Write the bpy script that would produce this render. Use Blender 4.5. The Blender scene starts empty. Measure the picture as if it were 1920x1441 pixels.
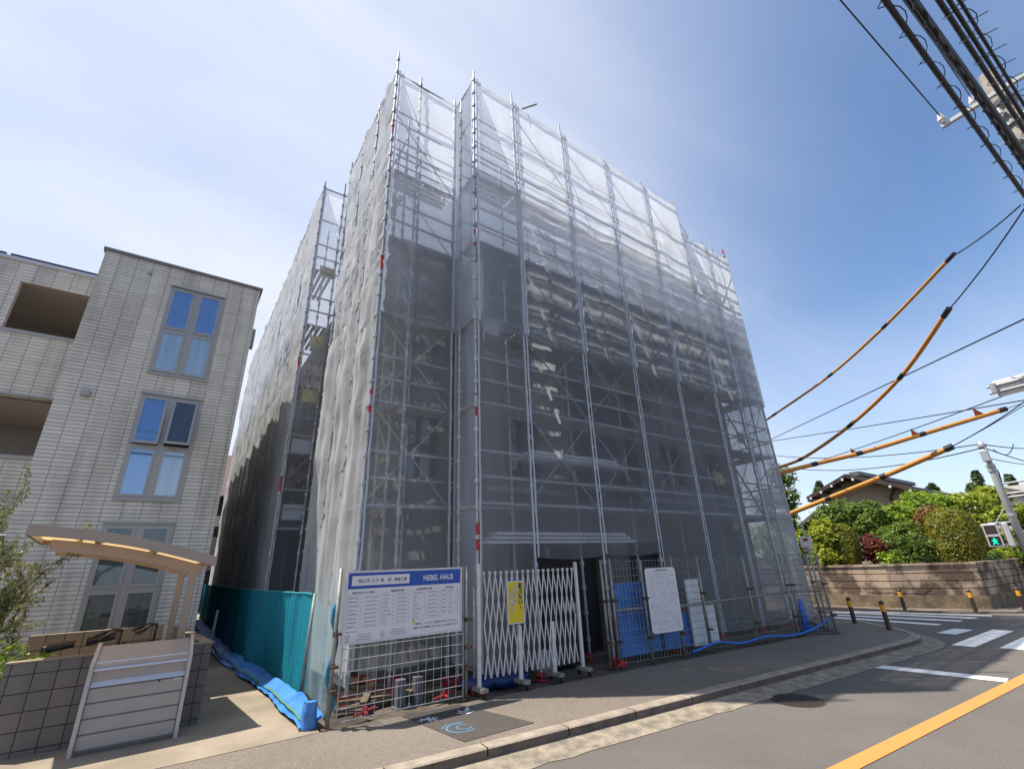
import bpy, math, random
from mathutils import Vector, Matrix, noise
sc = bpy.context.scene
C = sc.collection
R = math.radians
random.seed(7)

# ---------------------------------------------------------------- camera
FPX, YAW, PIT, ROL, CH = 855.0, R(36.0), R(21.64), R(-2.28), 1.8
fw = Vector((math.sin(YAW)*math.cos(PIT), math.cos(YAW)*math.cos(PIT), math.sin(PIT)))
r0 = Vector((math.cos(YAW), -math.sin(YAW), 0)); u0 = r0.cross(fw)
rt = r0*math.cos(ROL)+u0*math.sin(ROL); up = -r0*math.sin(ROL)+u0*math.cos(ROL)
EYE = Vector((0, 0, CH))
cd = bpy.data.cameras.new('camera'); cam = bpy.data.objects.new('camera', cd); C.objects.link(cam)
cd.sensor_width = 36; cd.lens = FPX/1920*36; cd.clip_start = .05; cd.clip_end = 2000
cam.matrix_world = Matrix.Translation(EYE) @ Matrix((rt, up, -fw)).transposed().to_4x4()
sc.camera = cam
def ray(x, y): return rt*((x-960)/FPX) - up*((y-720.5)/FPX) + fw
def at(x, y, d):                       # measured point at horizontal distance d
    v = ray(x, y); return EYE + v*(d/math.hypot(v.x, v.y))
def at_x(x, y, X): v = ray(x, y); return EYE + v*(X/v.x)
def at_y(x, y, Y): v = ray(x, y); return EYE + v*(Y/v.y)
def at_g(x, y, z=0.): v = ray(x, y); return EYE + v*((z-CH)/v.z)

# ---------------------------------------------------------------- mesh builder
class MB:
    def __init__(s): s.v, s.f, s.m = [], [], []
    def add(s, vs, fs, m=0):
        o = len(s.v); s.v += [tuple(p) for p in vs]
        s.f += [tuple(i+o for i in f) for f in fs]; s.m += [m]*len(fs)
    def box(s, a, b, m=0):
        x0, y0, z0 = a; x1, y1, z1 = b
        s.add([(x0,y0,z0),(x1,y0,z0),(x1,y1,z0),(x0,y1,z0),(x0,y0,z1),(x1,y0,z1),(x1,y1,z1),(x0,y1,z1)],
              [(0,3,2,1),(4,5,6,7),(0,1,5,4),(1,2,6,5),(2,3,7,6),(3,0,4,7)], m)
    def bar(s, p, q, w, h, m=0, upv=(0,0,1)):         # rectangular bar from p to q
        p, q = Vector(p), Vector(q); d = (q-p).normalized(); a = d.cross(Vector(upv))
        if a.length < 1e-3: a = d.cross(Vector((0,1,0)))
        a.normalize(); b = a.cross(d); a *= w/2; b *= h/2
        s.add([p-a-b,p+a-b,p+a+b,p-a+b,q-a-b,q+a-b,q+a+b,q-a+b],
              [(0,3,2,1),(4,5,6,7),(0,1,5,4),(1,2,6,5),(2,3,7,6),(3,0,4,7)], m)
    def tube(s, pts, r, n=8, m=0, cap=True):
        pts = [Vector(p) for p in pts]; rs = r if isinstance(r, (list, tuple)) else [r]*len(pts)
        vs = []; pa = None
        for i, p in enumerate(pts):
            d = (pts[min(i+1, len(pts)-1)]-pts[max(i-1, 0)]).normalized()
            if pa is None:
                a = d.cross(Vector((0,0,1)))
                if a.length < .05: a = d.cross(Vector((1,0,0)))
            else: a = pa - d*pa.dot(d)
            a.normalize(); pa = a; b = d.cross(a)
            for k in range(n):
                t = 2*math.pi*k/n; vs.append(p+(a*math.cos(t)+b*math.sin(t))*rs[i])
        fs = []
        for i in range(len(pts)-1):
            for k in range(n):
                k2 = (k+1) % n; fs.append((i*n+k, i*n+k2, (i+1)*n+k2, (i+1)*n+k))
        if cap: fs += [tuple(range(n))[::-1], tuple(range((len(pts)-1)*n, len(pts)*n))]
        s.add(vs, fs, m)
    def poly(s, pts, z0, z1, m=0):                   # upright prism over a plan polygon
        n = len(pts)
        s.add([(p[0],p[1],z0) for p in pts]+[(p[0],p[1],z1) for p in pts],
              [tuple(range(n))[::-1], tuple(range(n,2*n))]+[(i,(i+1)%n,n+(i+1)%n,n+i) for i in range(n)], m)
    def grid(s, fn, nu, nv, m=0):
        vs = [fn(i/nu, j/nv) for j in range(nv+1) for i in range(nu+1)]
        s.add(vs, [(j*(nu+1)+i, j*(nu+1)+i+1, (j+1)*(nu+1)+i+1, (j+1)*(nu+1)+i) for j in range(nv) for i in range(nu)], m)
    def build(s, name, mats, parent=None, smooth=False, bevel=0, solid=0):
        me = bpy.data.meshes.new(name); me.from_pydata(s.v, [], s.f)
        for m in (mats if isinstance(mats, (list, tuple)) else [mats]): me.materials.append(m)
        me.polygons.foreach_set('material_index', s.m)
        if smooth: me.polygons.foreach_set('use_smooth', [True]*len(s.f))
        me.update()
        o = bpy.data.objects.new(name, me); C.objects.link(o)
        if parent is not None:
            o.parent = parent
            if parent.type == 'EMPTY': o.location = -parent.location
        if bevel:
            b = o.modifiers.new('bevel', 'BEVEL'); b.width = bevel; b.segments = 2; b.limit_method = 'ANGLE'
        if solid:
            b = o.modifiers.new('solid', 'SOLIDIFY'); b.thickness = solid
        return o
def thing(name, label, cat, loc=(0,0,0), group=None):
    o = bpy.data.objects.new(name, None); C.objects.link(o); o.location = loc
    o['label'] = label; o['category'] = cat
    if group: o['group'] = group
    return o
def tag(o, label, cat, group=None):
    o['label'] = label; o['category'] = cat
    if group: o['group'] = group
    return o
def struct(o): o['kind'] = 'structure'; return o
def dup(root, loc, label):
    r = root.copy(); C.objects.link(r); r.location = loc; r['label'] = label
    for ch in list(root.children):
        c = ch.copy(); C.objects.link(c); c.parent = r
        for g in ch.children:
            d = g.copy(); C.objects.link(d); d.parent = c
    return r
_tc = {}
def text(mb, body, size, org, right=(1,0,0), upv=(0,0,1), m=0, align='LEFT', sx=1.0, bold=0.0):
    key = (body, align, bold)
    if key not in _tc:
        c = bpy.data.curves.new('t', 'FONT'); c.body = body; c.align_x = align; c.resolution_u = 2; c.offset = bold
        o = bpy.data.objects.new('t', c); C.objects.link(o)
        me = o.to_mesh(); _tc[key] = ([v.co.copy() for v in me.vertices], [tuple(p.vertices) for p in me.polygons])
        o.to_mesh_clear(); bpy.data.objects.remove(o); bpy.data.curves.remove(c)
    vs, fs = _tc[key]; a, b, o = Vector(right)*size*sx, Vector(upv)*size, Vector(org)
    mb.add([o+a*v.x+b*v.y for v in vs], fs, m)

# ---------------------------------------------------------------- materials
def nt(name):
    m = bpy.data.materials.new(name); m.use_nodes = True; n = m.node_tree; n.nodes.clear()
    out = n.nodes.new('ShaderNodeOutputMaterial'); return m, n, out
def node(n, t, **kw):
    x = n.nodes.new(t)
    for k, v in kw.items():
        if k in x.inputs: x.inputs[k].default_value = v
        else: setattr(x, k, v)
    return x
def L(n, a, b): n.links.new(a, b)
def col4(c): return (c[0], c[1], c[2], 1)
def mat(name, c, c2=None, scale=5, rough=.7, metal=0, bump=0, bscale=None, stretch=None, spec=.5, trans=0, detail=6, lo=.35, hi=.65):
    m, n, out = nt(name); b = node(n, 'ShaderNodeBsdfPrincipled'); b.inputs['Base Color'].default_value = col4(c)
    b.inputs['Roughness'].default_value = rough; b.inputs['Metallic'].default_value = metal
    b.inputs['Specular IOR Level'].default_value = spec
    tc = node(n, 'ShaderNodeTexCoord'); vec = tc.outputs['Object']
    if stretch:
        mp = node(n, 'ShaderNodeMapping'); mp.inputs['Scale'].default_value = stretch; L(n, vec, mp.inputs['Vector']); vec = mp.outputs['Vector']
    if c2:
        no = node(n, 'ShaderNodeTexNoise', Scale=scale, Detail=detail); L(n, vec, no.inputs['Vector'])
        mr = node(n, 'ShaderNodeMapRange'); mr.inputs[1].default_value = lo; mr.inputs[2].default_value = hi; L(n, no.outputs['Fac'], mr.inputs[0])
        mx = node(n, 'ShaderNodeMix', data_type='RGBA'); mx.inputs[6].default_value = col4(c); mx.inputs[7].default_value = col4(c2)
        L(n, mr.outputs[0], mx.inputs[0]); L(n, mx.outputs[2], b.inputs['Base Color'])
    if bump:
        nb = node(n, 'ShaderNodeTexNoise', Scale=bscale or scale*4, Detail=4); L(n, vec, nb.inputs['Vector'])
        bp = node(n, 'ShaderNodeBump', Strength=bump, Distance=.02); L(n, nb.outputs['Fac'], bp.inputs['Height']); L(n, bp.outputs[0], b.inputs['Normal'])
    sh = b.outputs[0]
    if trans:
        t = node(n, 'ShaderNodeBsdfTranslucent')
        if c2: L(n, mx.outputs[2], t.inputs['Color'])
        else: t.inputs['Color'].default_value = col4(c)
        ms = node(n, 'ShaderNodeMixShader'); ms.inputs[0].default_value = trans; L(n, sh, ms.inputs[1]); L(n, t.outputs[0], ms.inputs[2]); sh = ms.outputs[0]
    L(n, sh, out.inputs[0]); return m
def math2(n, op, a, b=None):
    x = node(n, 'ShaderNodeMath', operation=op)
    for i, v in enumerate((a, b)):
        if v is None: continue
        if isinstance(v, (int, float)): x.inputs[i].default_value = v
        else: L(n, v, x.inputs[i])
    return x.outputs[0]
def net(name, c, openness, tl=.5, wave=None, lo=.9):
    # woven mesh: the open share of the weave closes up as it is seen (or lit) more edge-on
    m, n, out = nt(name)
    g = node(n, 'ShaderNodeNewGeometry'); dp = node(n, 'ShaderNodeVectorMath', operation='DOT_PRODUCT')
    L(n, g.outputs['Normal'], dp.inputs[0]); L(n, g.outputs['Incoming'], dp.inputs[1])
    cs = math2(n, 'MAXIMUM', math2(n, 'ABSOLUTE', dp.outputs['Value']), .06)
    tc = node(n, 'ShaderNodeTexCoord')
    T = math2(n, 'POWER', openness, math2(n, 'DIVIDE', 1.0, cs))
    if wave:
        w = node(n, 'ShaderNodeTexWave', wave_type='BANDS', bands_direction='Z', Scale=wave, Distortion=.6, Detail=1); L(n, tc.outputs['Object'], w.inputs['Vector'])
        T = math2(n, 'MULTIPLY', T, math2(n, 'ADD', math2(n, 'MULTIPLY', w.outputs['Fac'], 1.1), .25))
    no = node(n, 'ShaderNodeTexNoise', Scale=1.3, Detail=5); L(n, tc.outputs['Object'], no.inputs['Vector'])
    mr = node(n, 'ShaderNodeMapRange'); mr.inputs[1].default_value = .3; mr.inputs[2].default_value = .7; mr.inputs[3].default_value = lo; mr.inputs[4].default_value = 1; L(n, no.outputs['Fac'], mr.inputs[0])
    mx = node(n, 'ShaderNodeMix', data_type='RGBA', blend_type='MULTIPLY'); mx.inputs[0].default_value = 1; mx.inputs[6].default_value = col4(c); L(n, mr.outputs[0], mx.inputs[7])
    d = node(n, 'ShaderNodeBsdfDiffuse'); t = node(n, 'ShaderNodeBsdfTranslucent'); L(n, mx.outputs[2], d.inputs[0]); L(n, mx.outputs[2], t.inputs[0])
    a = node(n, 'ShaderNodeMixShader'); a.inputs[0].default_value = tl; L(n, d.outputs[0], a.inputs[1]); L(n, t.outputs[0], a.inputs[2])
    tr = node(n, 'ShaderNodeBsdfTransparent'); b = node(n, 'ShaderNodeMixShader')
    L(n, T, b.inputs[0]); L(n, a.outputs[0], b.inputs[1]); L(n, tr.outputs[0], b.inputs[2]); L(n, b.outputs[0], out.inputs[0])
    return m
def tiles(name, c, c2, mort, bw, bh, axes='xz', ms=.006, rough=.5, bump=.6, off=0., stain=None):
    m, n, out = nt(name); b = node(n, 'ShaderNodeBsdfPrincipled', Roughness=rough); tc = node(n, 'ShaderNodeTexCoord')
    sp = node(n, 'ShaderNodeSeparateXYZ'); L(n, tc.outputs['Object'], sp.inputs[0]); cb = node(n, 'ShaderNodeCombineXYZ')
    ix = {'x': 0, 'y': 1, 'z': 2}; L(n, sp.outputs[ix[axes[0]]], cb.inputs[0]); L(n, sp.outputs[ix[axes[1]]], cb.inputs[1])
    br = node(n, 'ShaderNodeTexBrick', offset=off, squash=1.0); L(n, cb.outputs[0], br.inputs['Vector'])
    br.inputs['Color1'].default_value = col4(c); br.inputs['Color2'].default_value = col4(c2); br.inputs['Mortar'].default_value = col4(mort)
    br.inputs['Scale'].default_value = 1; br.inputs['Mortar Size'].default_value = ms; br.inputs['Brick Width'].default_value = bw; br.inputs['Row Height'].default_value = bh
    br.inputs['Mortar Smooth'].default_value = .2
    cur = br.outputs['Color']
    if stain:
        no = node(n, 'ShaderNodeTexNoise', Scale=1., Detail=6); mp = node(n, 'ShaderNodeMapping'); mp.inputs['Scale'].default_value = (3, 3, .35)
        L(n, tc.outputs['Object'], mp.inputs[0]); L(n, mp.outputs[0], no.inputs['Vector'])
        mr = node(n, 'ShaderNodeMapRange'); mr.inputs[1].default_value = .45; mr.inputs[2].default_value = .75; L(n, no.outputs['Fac'], mr.inputs[0])
        mx = node(n, 'ShaderNodeMix', data_type='RGBA', blend_type='MULTIPLY'); L(n, mr.outputs[0], mx.inputs[0]); L(n, cur, mx.inputs[6]); mx.inputs[7].default_value = col4(stain); cur = mx.outputs[2]
    L(n, cur, b.inputs['Base Color'])
    nb = node(n, 'ShaderNodeTexNoise', Scale=30, Detail=3); L(n, tc.outputs['Object'], nb.inputs['Vector'])
    hh = math2(n, 'SUBTRACT', math2(n, 'MULTIPLY', nb.outputs['Fac'], .25), br.outputs['Fac'])
    bp = node(n, 'ShaderNodeBump', Strength=bump, Distance=.01); L(n, hh, bp.inputs['Height']); L(n, bp.outputs[0], b.inputs['Normal'])
    L(n, b.outputs[0], out.inputs[0]); return m
def leafmat(name, c, c2, scale=2.5):
    m, n, out = nt(name); tc = node(n, 'ShaderNodeTexCoord'); no = node(n, 'ShaderNodeTexNoise', Scale=scale, Detail=5, Roughness=.7); L(n, tc.outputs['Object'], no.inputs['Vector'])
    mr = node(n, 'ShaderNodeMapRange'); mr.inputs[1].default_value = .36; mr.inputs[2].default_value = .64; L(n, no.outputs['Fac'], mr.inputs[0])
    mx = node(n, 'ShaderNodeMix', data_type='RGBA'); mx.inputs[6].default_value = col4(c); mx.inputs[7].default_value = col4(c2); L(n, mr.outputs[0], mx.inputs[0])
    b = node(n, 'ShaderNodeBsdfPrincipled', Roughness=.5); L(n, mx.outputs[2], b.inputs['Base Color'])
    t = node(n, 'ShaderNodeBsdfTranslucent'); L(n, mx.outputs[2], t.inputs[0]); ms = node(n, 'ShaderNodeMixShader'); ms.inputs[0].default_value = .4
    L(n, b.outputs[0], ms.inputs[1]); L(n, t.outputs[0], ms.inputs[2]); L(n, ms.outputs[0], out.inputs[0]); return m
def glass(name, c, refl=.35, tint=(.75,.85,1)):
    m, n, out = nt(name); d = node(n, 'ShaderNodeBsdfDiffuse'); tc = node(n, 'ShaderNodeTexCoord')
    mp = node(n, 'ShaderNodeMapping'); mp.inputs['Scale'].default_value = (14, 14, .5); L(n, tc.outputs['Object'], mp.inputs[0])
    no = node(n, 'ShaderNodeTexNoise', Scale=1, Detail=3); L(n, mp.outputs[0], no.inputs['Vector'])
    mx = node(n, 'ShaderNodeMix', data_type='RGBA'); mx.inputs[6].default_value = col4([v*.5 for v in c]); mx.inputs[7].default_value = col4([v*1.4 for v in c]); L(n, no.outputs['Fac'], mx.inputs[0]); L(n, mx.outputs[2], d.inputs[0])
    g = node(n, 'ShaderNodeBsdfGlossy', Roughness=.03); g.inputs[0].default_value = col4(tint)
    s = node(n, 'ShaderNodeMixShader'); s.inputs[0].default_value = refl; L(n, d.outputs[0], s.inputs[1]); L(n, g.outputs[0], s.inputs[2]); L(n, s.outputs[0], out.inputs[0]); return m
def emit(name, c, s):
    m, n, out = nt(name); e = node(n, 'ShaderNodeEmission', Strength=s); e.inputs[0].default_value = col4(c); L(n, e.outputs[0], out.inputs[0]); return m

def asphalt(name, c, c2, speck, patch=.5):
    m, n, out = nt(name); b = node(n, 'ShaderNodeBsdfPrincipled', Roughness=.85); tc = node(n, 'ShaderNodeTexCoord')
    b.inputs['Specular IOR Level'].default_value = .3
    big = node(n, 'ShaderNodeTexNoise', Scale=.55, Detail=8, Roughness=.65); L(n, tc.outputs['Object'], big.inputs['Vector'])
    mr = node(n, 'ShaderNodeMapRange'); mr.inputs[1].default_value = .35; mr.inputs[2].default_value = .65; L(n, big.outputs['Fac'], mr.inputs[0])
    mx = node(n, 'ShaderNodeMix', data_type='RGBA'); mx.inputs[6].default_value = col4(c); mx.inputs[7].default_value = col4(c2); L(n, mr.outputs[0], mx.inputs[0])
    fine = node(n, 'ShaderNodeTexNoise', Scale=95, Detail=3, Roughness=.7); L(n, tc.outputs['Object'], fine.inputs['Vector'])
    m2 = node(n, 'ShaderNodeMapRange'); m2.inputs[1].default_value = .3; m2.inputs[2].default_value = .7; m2.inputs[3].default_value = .42; m2.inputs[4].default_value = 1.58; L(n, fine.outputs['Fac'], m2.inputs[0])
    mm = node(n, 'ShaderNodeMix', data_type='RGBA', blend_type='MULTIPLY'); mm.inputs[0].default_value = 1; L(n, mx.outputs[2], mm.inputs[6]); L(n, m2.outputs[0], mm.inputs[7])
    vo = node(n, 'ShaderNodeTexVoronoi', Scale=38); L(n, tc.outputs['Object'], vo.inputs['Vector'])
    st = node(n, 'ShaderNodeMapRange'); st.inputs[1].default_value = .10; st.inputs[2].default_value = .17; st.inputs[3].default_value = .6; st.inputs[4].default_value = 0; L(n, vo.outputs['Distance'], st.inputs[0])
    m3 = node(n, 'ShaderNodeMix', data_type='RGBA'); L(n, st.outputs[0], m3.inputs[0]); L(n, mm.outputs[2], m3.inputs[6]); m3.inputs[7].default_value = col4(speck)
    L(n, m3.outputs[2], b.inputs['Base Color'])
    bp = node(n, 'ShaderNodeBump', Strength=.35, Distance=.01); L(n, fine.outputs['Fac'], bp.inputs['Height']); L(n, bp.outputs[0], b.inputs['Normal'])
    L(n, b.outputs[0], out.inputs[0]); return m
M = dict(
  road=asphalt('road_asphalt', (.120,.108,.096), (.146,.132,.116), (.27,.245,.21)),
  walk=asphalt('walk_asphalt', (.165,.138,.112), (.20,.168,.137), (.32,.28,.24)),
  patch=asphalt('patch_asphalt', (.062,.053,.047), (.082,.07,.062), (.17,.15,.13)),
  conc=mat('concrete', (.32,.262,.19), (.20,.163,.118), 1.4, .85, bump=.25, bscale=40),
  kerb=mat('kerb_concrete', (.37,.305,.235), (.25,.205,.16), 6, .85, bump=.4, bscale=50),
  kerbf=mat('kerb_face_shade', (.15,.12,.095), (.09,.072,.058), 5, .9, bump=.4, bscale=40),  # shade on the kerb's street side, painted in as a darker colour
  gutter=mat('gutter_concrete', (.33,.275,.20), (.17,.145,.115), 7, .9, bump=.6, bscale=30),
  soil=mat('soil', (.12,.095,.07), (.06,.048,.036), 5, .95, bump=1, bscale=14),
  white=mat('white_paint', (.78,.77,.74), (.6,.59,.56), 5, .7, lo=.5, hi=.8),
  orange=mat('orange_paint', (.60,.25,.06), (.50,.215,.05), 6, .7, lo=.5, hi=.8),
  steel=mat('galvanised_steel', (.46,.47,.48), (.33,.34,.35), 9, .5, metal=.35),
  dsteel=mat('weathered_steel', (.33,.33,.30), (.22,.215,.19), 8, .55, metal=.4),
  rust=mat('rusty_steel', (.10,.05,.03), (.07,.045,.035), 20, .8),
  red=mat('red_paint', (.45,.03,.04), (.33,.025,.03), 10, .5),
  deck=mat('deck_plate', (.42,.41,.39), (.3,.29,.27), 6, .6, metal=.3),
  net=net('grey_mesh', (.80,.84,.90), .585, tl=.86),
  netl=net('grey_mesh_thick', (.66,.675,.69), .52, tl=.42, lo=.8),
  hem=mat('sheet_hem', (.60,.64,.70), None, rough=.8, trans=.35),
  gnet=net('teal_mesh', (.04,.42,.56), .56, tl=.55, wave=11),
  bnet=net('pale_blue_mesh', (.33,.50,.56), .84, tl=.4),
  teal=mat('teal_rope', (.03,.3,.34), None, rough=.8),
  blue=mat('blue_tarp', (.06,.25,.60), (.04,.18,.48), 4, .4, bump=.5, bscale=9),
  bpanel=mat('blue_panel', (.05,.2,.55), (.04,.15,.42), 2, .55),
  wpanel=mat('white_panel', (.7,.73,.76), None, rough=.6),
  alc=mat('alc_wall', (.18,.17,.16), (.145,.138,.13), 1.5, .85, stretch=(6,6,.4)),
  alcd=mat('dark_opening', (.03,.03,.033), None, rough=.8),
  shutter=mat('shutter_metal', (.3,.31,.33), (.25,.26,.28), 3, .5),
  tile=tiles('wall_tile', (.72,.675,.60), (.61,.57,.505), (.36,.335,.30), .305, .076, ms=.009, stain=(.64,.62,.59)),
  tiley=tiles('wall_tile_side', (.70,.655,.585), (.64,.60,.535), (.36,.34,.31), .305, .076, 'yz', ms=.009),
  coping=mat('coping_metal', (.2,.18,.17), None, rough=.5, metal=.4),
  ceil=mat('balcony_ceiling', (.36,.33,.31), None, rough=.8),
  frame=mat('window_frame', (.36,.345,.325), None, rough=.4, metal=.3),
  gl_b=glass('glass_blind', (.05,.09,.17), .38, (.55,.72,1)),
  gl_c=glass('glass_curtain', (.26,.34,.38), .25),
  gl_g=glass('glass_ground', (.085,.10,.095), .09),
  gl_d=glass('glass_dark', (.05,.05,.05), .12),
  block=tiles('wall_block', (.18,.157,.138), (.155,.136,.12), (.045,.038,.034), .195, .178, ms=.006, off=0, rough=.85, stain=(.7,.7,.7)),
  blockb=tiles('wall_block_tan', (.27,.215,.16), (.24,.19,.145), (.06,.05,.04), .21, .3, ms=.006, off=0, rough=.85),
  blocky=tiles('wall_block_side', (.2,.175,.15), (.18,.155,.135), (.05,.045,.04), .195, .178, 'yz', ms=.006, off=0, rough=.85),
  bin=mat('bin_panel', (.36,.325,.31), (.33,.30,.285), 3, .35, metal=.15),
  binf=mat('bin_frame', (.44,.41,.405), None, rough=.35, metal=.2),
  bind=mat('bin_groove', (.16,.145,.14), None, rough=.5),
  alum=mat('aluminium', (.56,.54,.57), None, rough=.35, metal=.25),
  bronze=mat('carport_bronze', (.33,.26,.21), None, rough=.4, metal=.3),
  poly=mat('carport_sheet', (.85,.72,.52), None, rough=.4, trans=.75),
  black=mat('black_rubber', (.015,.015,.016), None, rough=.45),
  cable=mat('cable_black', (.012,.012,.014), None, rough=.5),
  signb=mat('sign_blue', (.012,.065,.36), None, rough=.4),
  signw=mat('sign_white', (.68,.65,.66), None, rough=.5),
  ink=mat('ink_black', (.03,.03,.04), None, rough=.6),
  inkg=mat('ink_grey', (.22,.22,.25), None, rough=.6),
  yel=mat('sign_yellow', (.66,.5,.015), None, rough=.5),
  tag=mat('paper_tag_yellow', (.55,.48,.26), None, rough=.7),
  tagw=mat('paper_tag_white', (.45,.46,.48), None, rough=.7),
  gate=mat('gate_white', (.66,.64,.63), (.55,.52,.5), 12, .5),
  dgreen=mat('container_green', (.015,.03,.022), (.01,.02,.016), 3, .6),
  ybrown=mat('bollard_brown', (.045,.026,.02), None, rough=.45),
  ybol=mat('bollard_yellow', (.75,.36,.01), None, rough=.45),
  ytube=mat('cable_guard_orange', (.55,.25,.045), (.46,.20,.035), 6, .5),
  pole=mat('pole_concrete', (.2,.18,.15), (.15,.135,.115), 4, .8),
  gpole=mat('pole_grey_steel', (.4,.42,.43), None, rough=.5, metal=.3),
  rwall=mat('retaining_concrete', (.44,.33,.235), (.115,.08,.056), 2.0, .9, bump=.6, bscale=18, stretch=(1,1,.6), lo=.44, hi=.58),
  rbase=mat('retaining_base', (.24,.18,.11), (.12,.09,.06), 3, .9, bump=.6, bscale=18),
  rdark=mat('joint_dark', (.06,.045,.035), None, rough=.9),
  bark=mat('bark', (.11,.08,.055), (.06,.045,.03), 12, .9, bump=.6),
  plaster=mat('house_plaster', (.42,.35,.27), (.37,.305,.235), 1.2, .85),
  plastw=mat('house_plaster_pale', (.6,.57,.53), None, rough=.85),
  wood=mat('dark_timber', (.05,.035,.03), (.035,.025,.02), 5, .7),
  roof=mat('roof_tile_grey', (.13,.125,.13), (.09,.088,.09), 3, .6, stretch=(1,6,1)),
  rooftile=tiles('roof_tile_red', (.16,.085,.07), (.12,.065,.055), (.05,.03,.03), .25, .2, 'xz'),
  solar=mat('solar_panel', (.02,.022,.03), None, rough=.25),
  hose=mat('blue_hose', (.02,.16,.62), None, rough=.4),
  pen=mat('orange_pennant', (.5,.10,.04), None, rough=.7, trans=.4),
  spray_b=mat('spray_blue', (.09,.22,.34), (.1,.1,.1), 30, .8, lo=.45, hi=.8),
  spray_w=mat('spray_white', (.62,.66,.7), (.12,.11,.1), 30, .8, lo=.45, hi=.75),
  iron=mat('cast_iron', (.06,.05,.045), (.04,.034,.03), 30, .6, metal=.3, bump=.8, bscale=60),
  brass=mat('site_timber', (.16,.11,.07), (.10,.07,.045), 8, .8, stretch=(1,8,8)),
  lens=mat('lens_dark', (.05,.03,.03), None, rough=.3),
  bag=mat('white_bag', (.3,.31,.31), (.2,.2,.2), 6, .8, bump=.6),
  green=emit('signal_green', (.02,.9,.5), 1.1),
)
LF = dict(
  light=leafmat('leaf_light', (.34,.45,.035), (.16,.27,.028)), mid=leafmat('leaf_mid', (.2,.29,.035), (.09,.155,.022)),
  topi=leafmat('leaf_topiary', (.31,.26,.025), (.14,.19,.02)), yel=leafmat('leaf_bright', (.42,.46,.035), (.2,.27,.025)),
  red=leafmat('leaf_red', (.26,.06,.035), (.13,.035,.025)), rust=leafmat('leaf_rust', (.28,.13,.025), (.14,.12,.022)),
  dark=leafmat('leaf_dark', (.035,.065,.02), (.018,.035,.012)), olive=leafmat('leaf_olive', (.30,.30,.12), (.13,.16,.06)),
  far=leafmat('leaf_far', (.13,.19,.08), (.07,.12,.05)),
)

# ---------------------------------------------------------------- ground, road, pavements
def sheet(name, polys, m, z):
    b = MB()
    for p in polys: b.add([(q[0], q[1], q[2] if len(q) > 2 else z) for q in p], [tuple(range(len(p)))])
    return struct(b.build(name, m))
sheet('road', [[(-300,-300),(300,-300),(300,300),(-300,300)]], M['road'], 0)
def kl(X): return 4.62-.09*(X-4)                                  # kerb line
corner = [(12.2,kl(12.2)),(12.75,3.86),(13.25,3.97),(13.65,4.18),(14.04,4.52),(14.5,5.02),(14.95,5.5),(15.25,5.95),(15.4,6.6),(15.45,7.5),(15.45,60)]
outer = [(x,kl(x)) for x in range(-12,12,2)]+corner
def offset(pl, d):
    out = []
    for i, p in enumerate(pl):
        a = Vector(pl[max(i-1,0)]); b = Vector(pl[min(i+1,len(pl)-1)]); t = (b-a).normalized()
        out.append((p[0]-t.y*d, p[1]+t.x*d))
    return out
inner = offset(outer, .17)
sheet('pavement', [inner+[(15.2,60),(14.86,60),(14.86,7.1),(14.3,6.55),(12.6,5.22),(11.7,5.6),(3.85,6.32),(1.78,6.435),(-12,6.435)]], M['walk'], .12)
b = MB(); acc = 0
def along(pl, step):                                              # equal steps along a polyline
    res = []; carry = 0
    for i in range(len(pl)-1):
        a, c = Vector(pl[i]), Vector(pl[i+1]); l = (c-a).length; s = carry
        while s < l: res.append(a+(c-a)*(s/l)); s += step
        carry = s-l
    return res
ks = along([(-8,kl(-8)),(12.2,kl(12.2))]+corner[1:-1]+[(15.45,30)], 1.0)
fine = along([(-8,kl(-8)),(12.2,kl(12.2))]+corner[1:-1]+[(15.45,30)], .25)
fin_in = offset([tuple(p) for p in fine], .165); fin_out = [tuple(p) for p in fine]
for k in range(0, len(fine)-5, 4):
    for j in range(4):
        a0, a1, c0, c1 = Vector(fin_out[k+j]), Vector(fin_out[k+j+1]), Vector(fin_in[k+j]), Vector(fin_in[k+j+1])
        if j == 3: a1 = a0.lerp(a1, .95); c1 = c0.lerp(c1, .95)
        zt = .127
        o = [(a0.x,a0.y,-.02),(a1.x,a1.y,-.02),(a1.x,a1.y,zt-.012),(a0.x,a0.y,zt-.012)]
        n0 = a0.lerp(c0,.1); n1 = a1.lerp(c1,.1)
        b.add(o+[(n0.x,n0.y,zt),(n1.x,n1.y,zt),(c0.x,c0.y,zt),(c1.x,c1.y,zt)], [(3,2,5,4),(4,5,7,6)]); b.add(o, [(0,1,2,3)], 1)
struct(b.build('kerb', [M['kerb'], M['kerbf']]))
b = MB(); gi, go = offset(fin_out, .0), offset(fin_out, -.36)
for k in range(len(fine)-1):
    w0 = .05*noise.noise(Vector((k*.9,0,0))); w1 = .05*noise.noise(Vector((k*.9+.9,0,0)))
    b.add([(go[k][0],go[k][1]+w0,.005),(go[k+1][0],go[k+1][1]+w1,.005),(gi[k+1][0],gi[k+1][1],.04),(gi[k][0],gi[k][1],.04)], [(0,1,2,3)])
struct(b.build('gutter', M['gutter']))
sheet('concrete_apron', [[(-60,6.43),(1.775,6.43),(1.80,40),(-60,40)]], M['conc'], .124)
b = MB()
b.grid(lambda u, v: (1.76+u*13.1, 5.3+v*30, .085+.05*noise.noise(Vector((u*26,v*60,0)))*(1 if v > .05 else .3)), 90, 150)
struct(b.build('site_ground', M['soil'], smooth=True))
sheet('pavement_patch', [[(2.72,6.36),(3.5,6.3),(3.78,5.02),(2.86,5.03)]], M['patch'], .1245)
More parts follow.
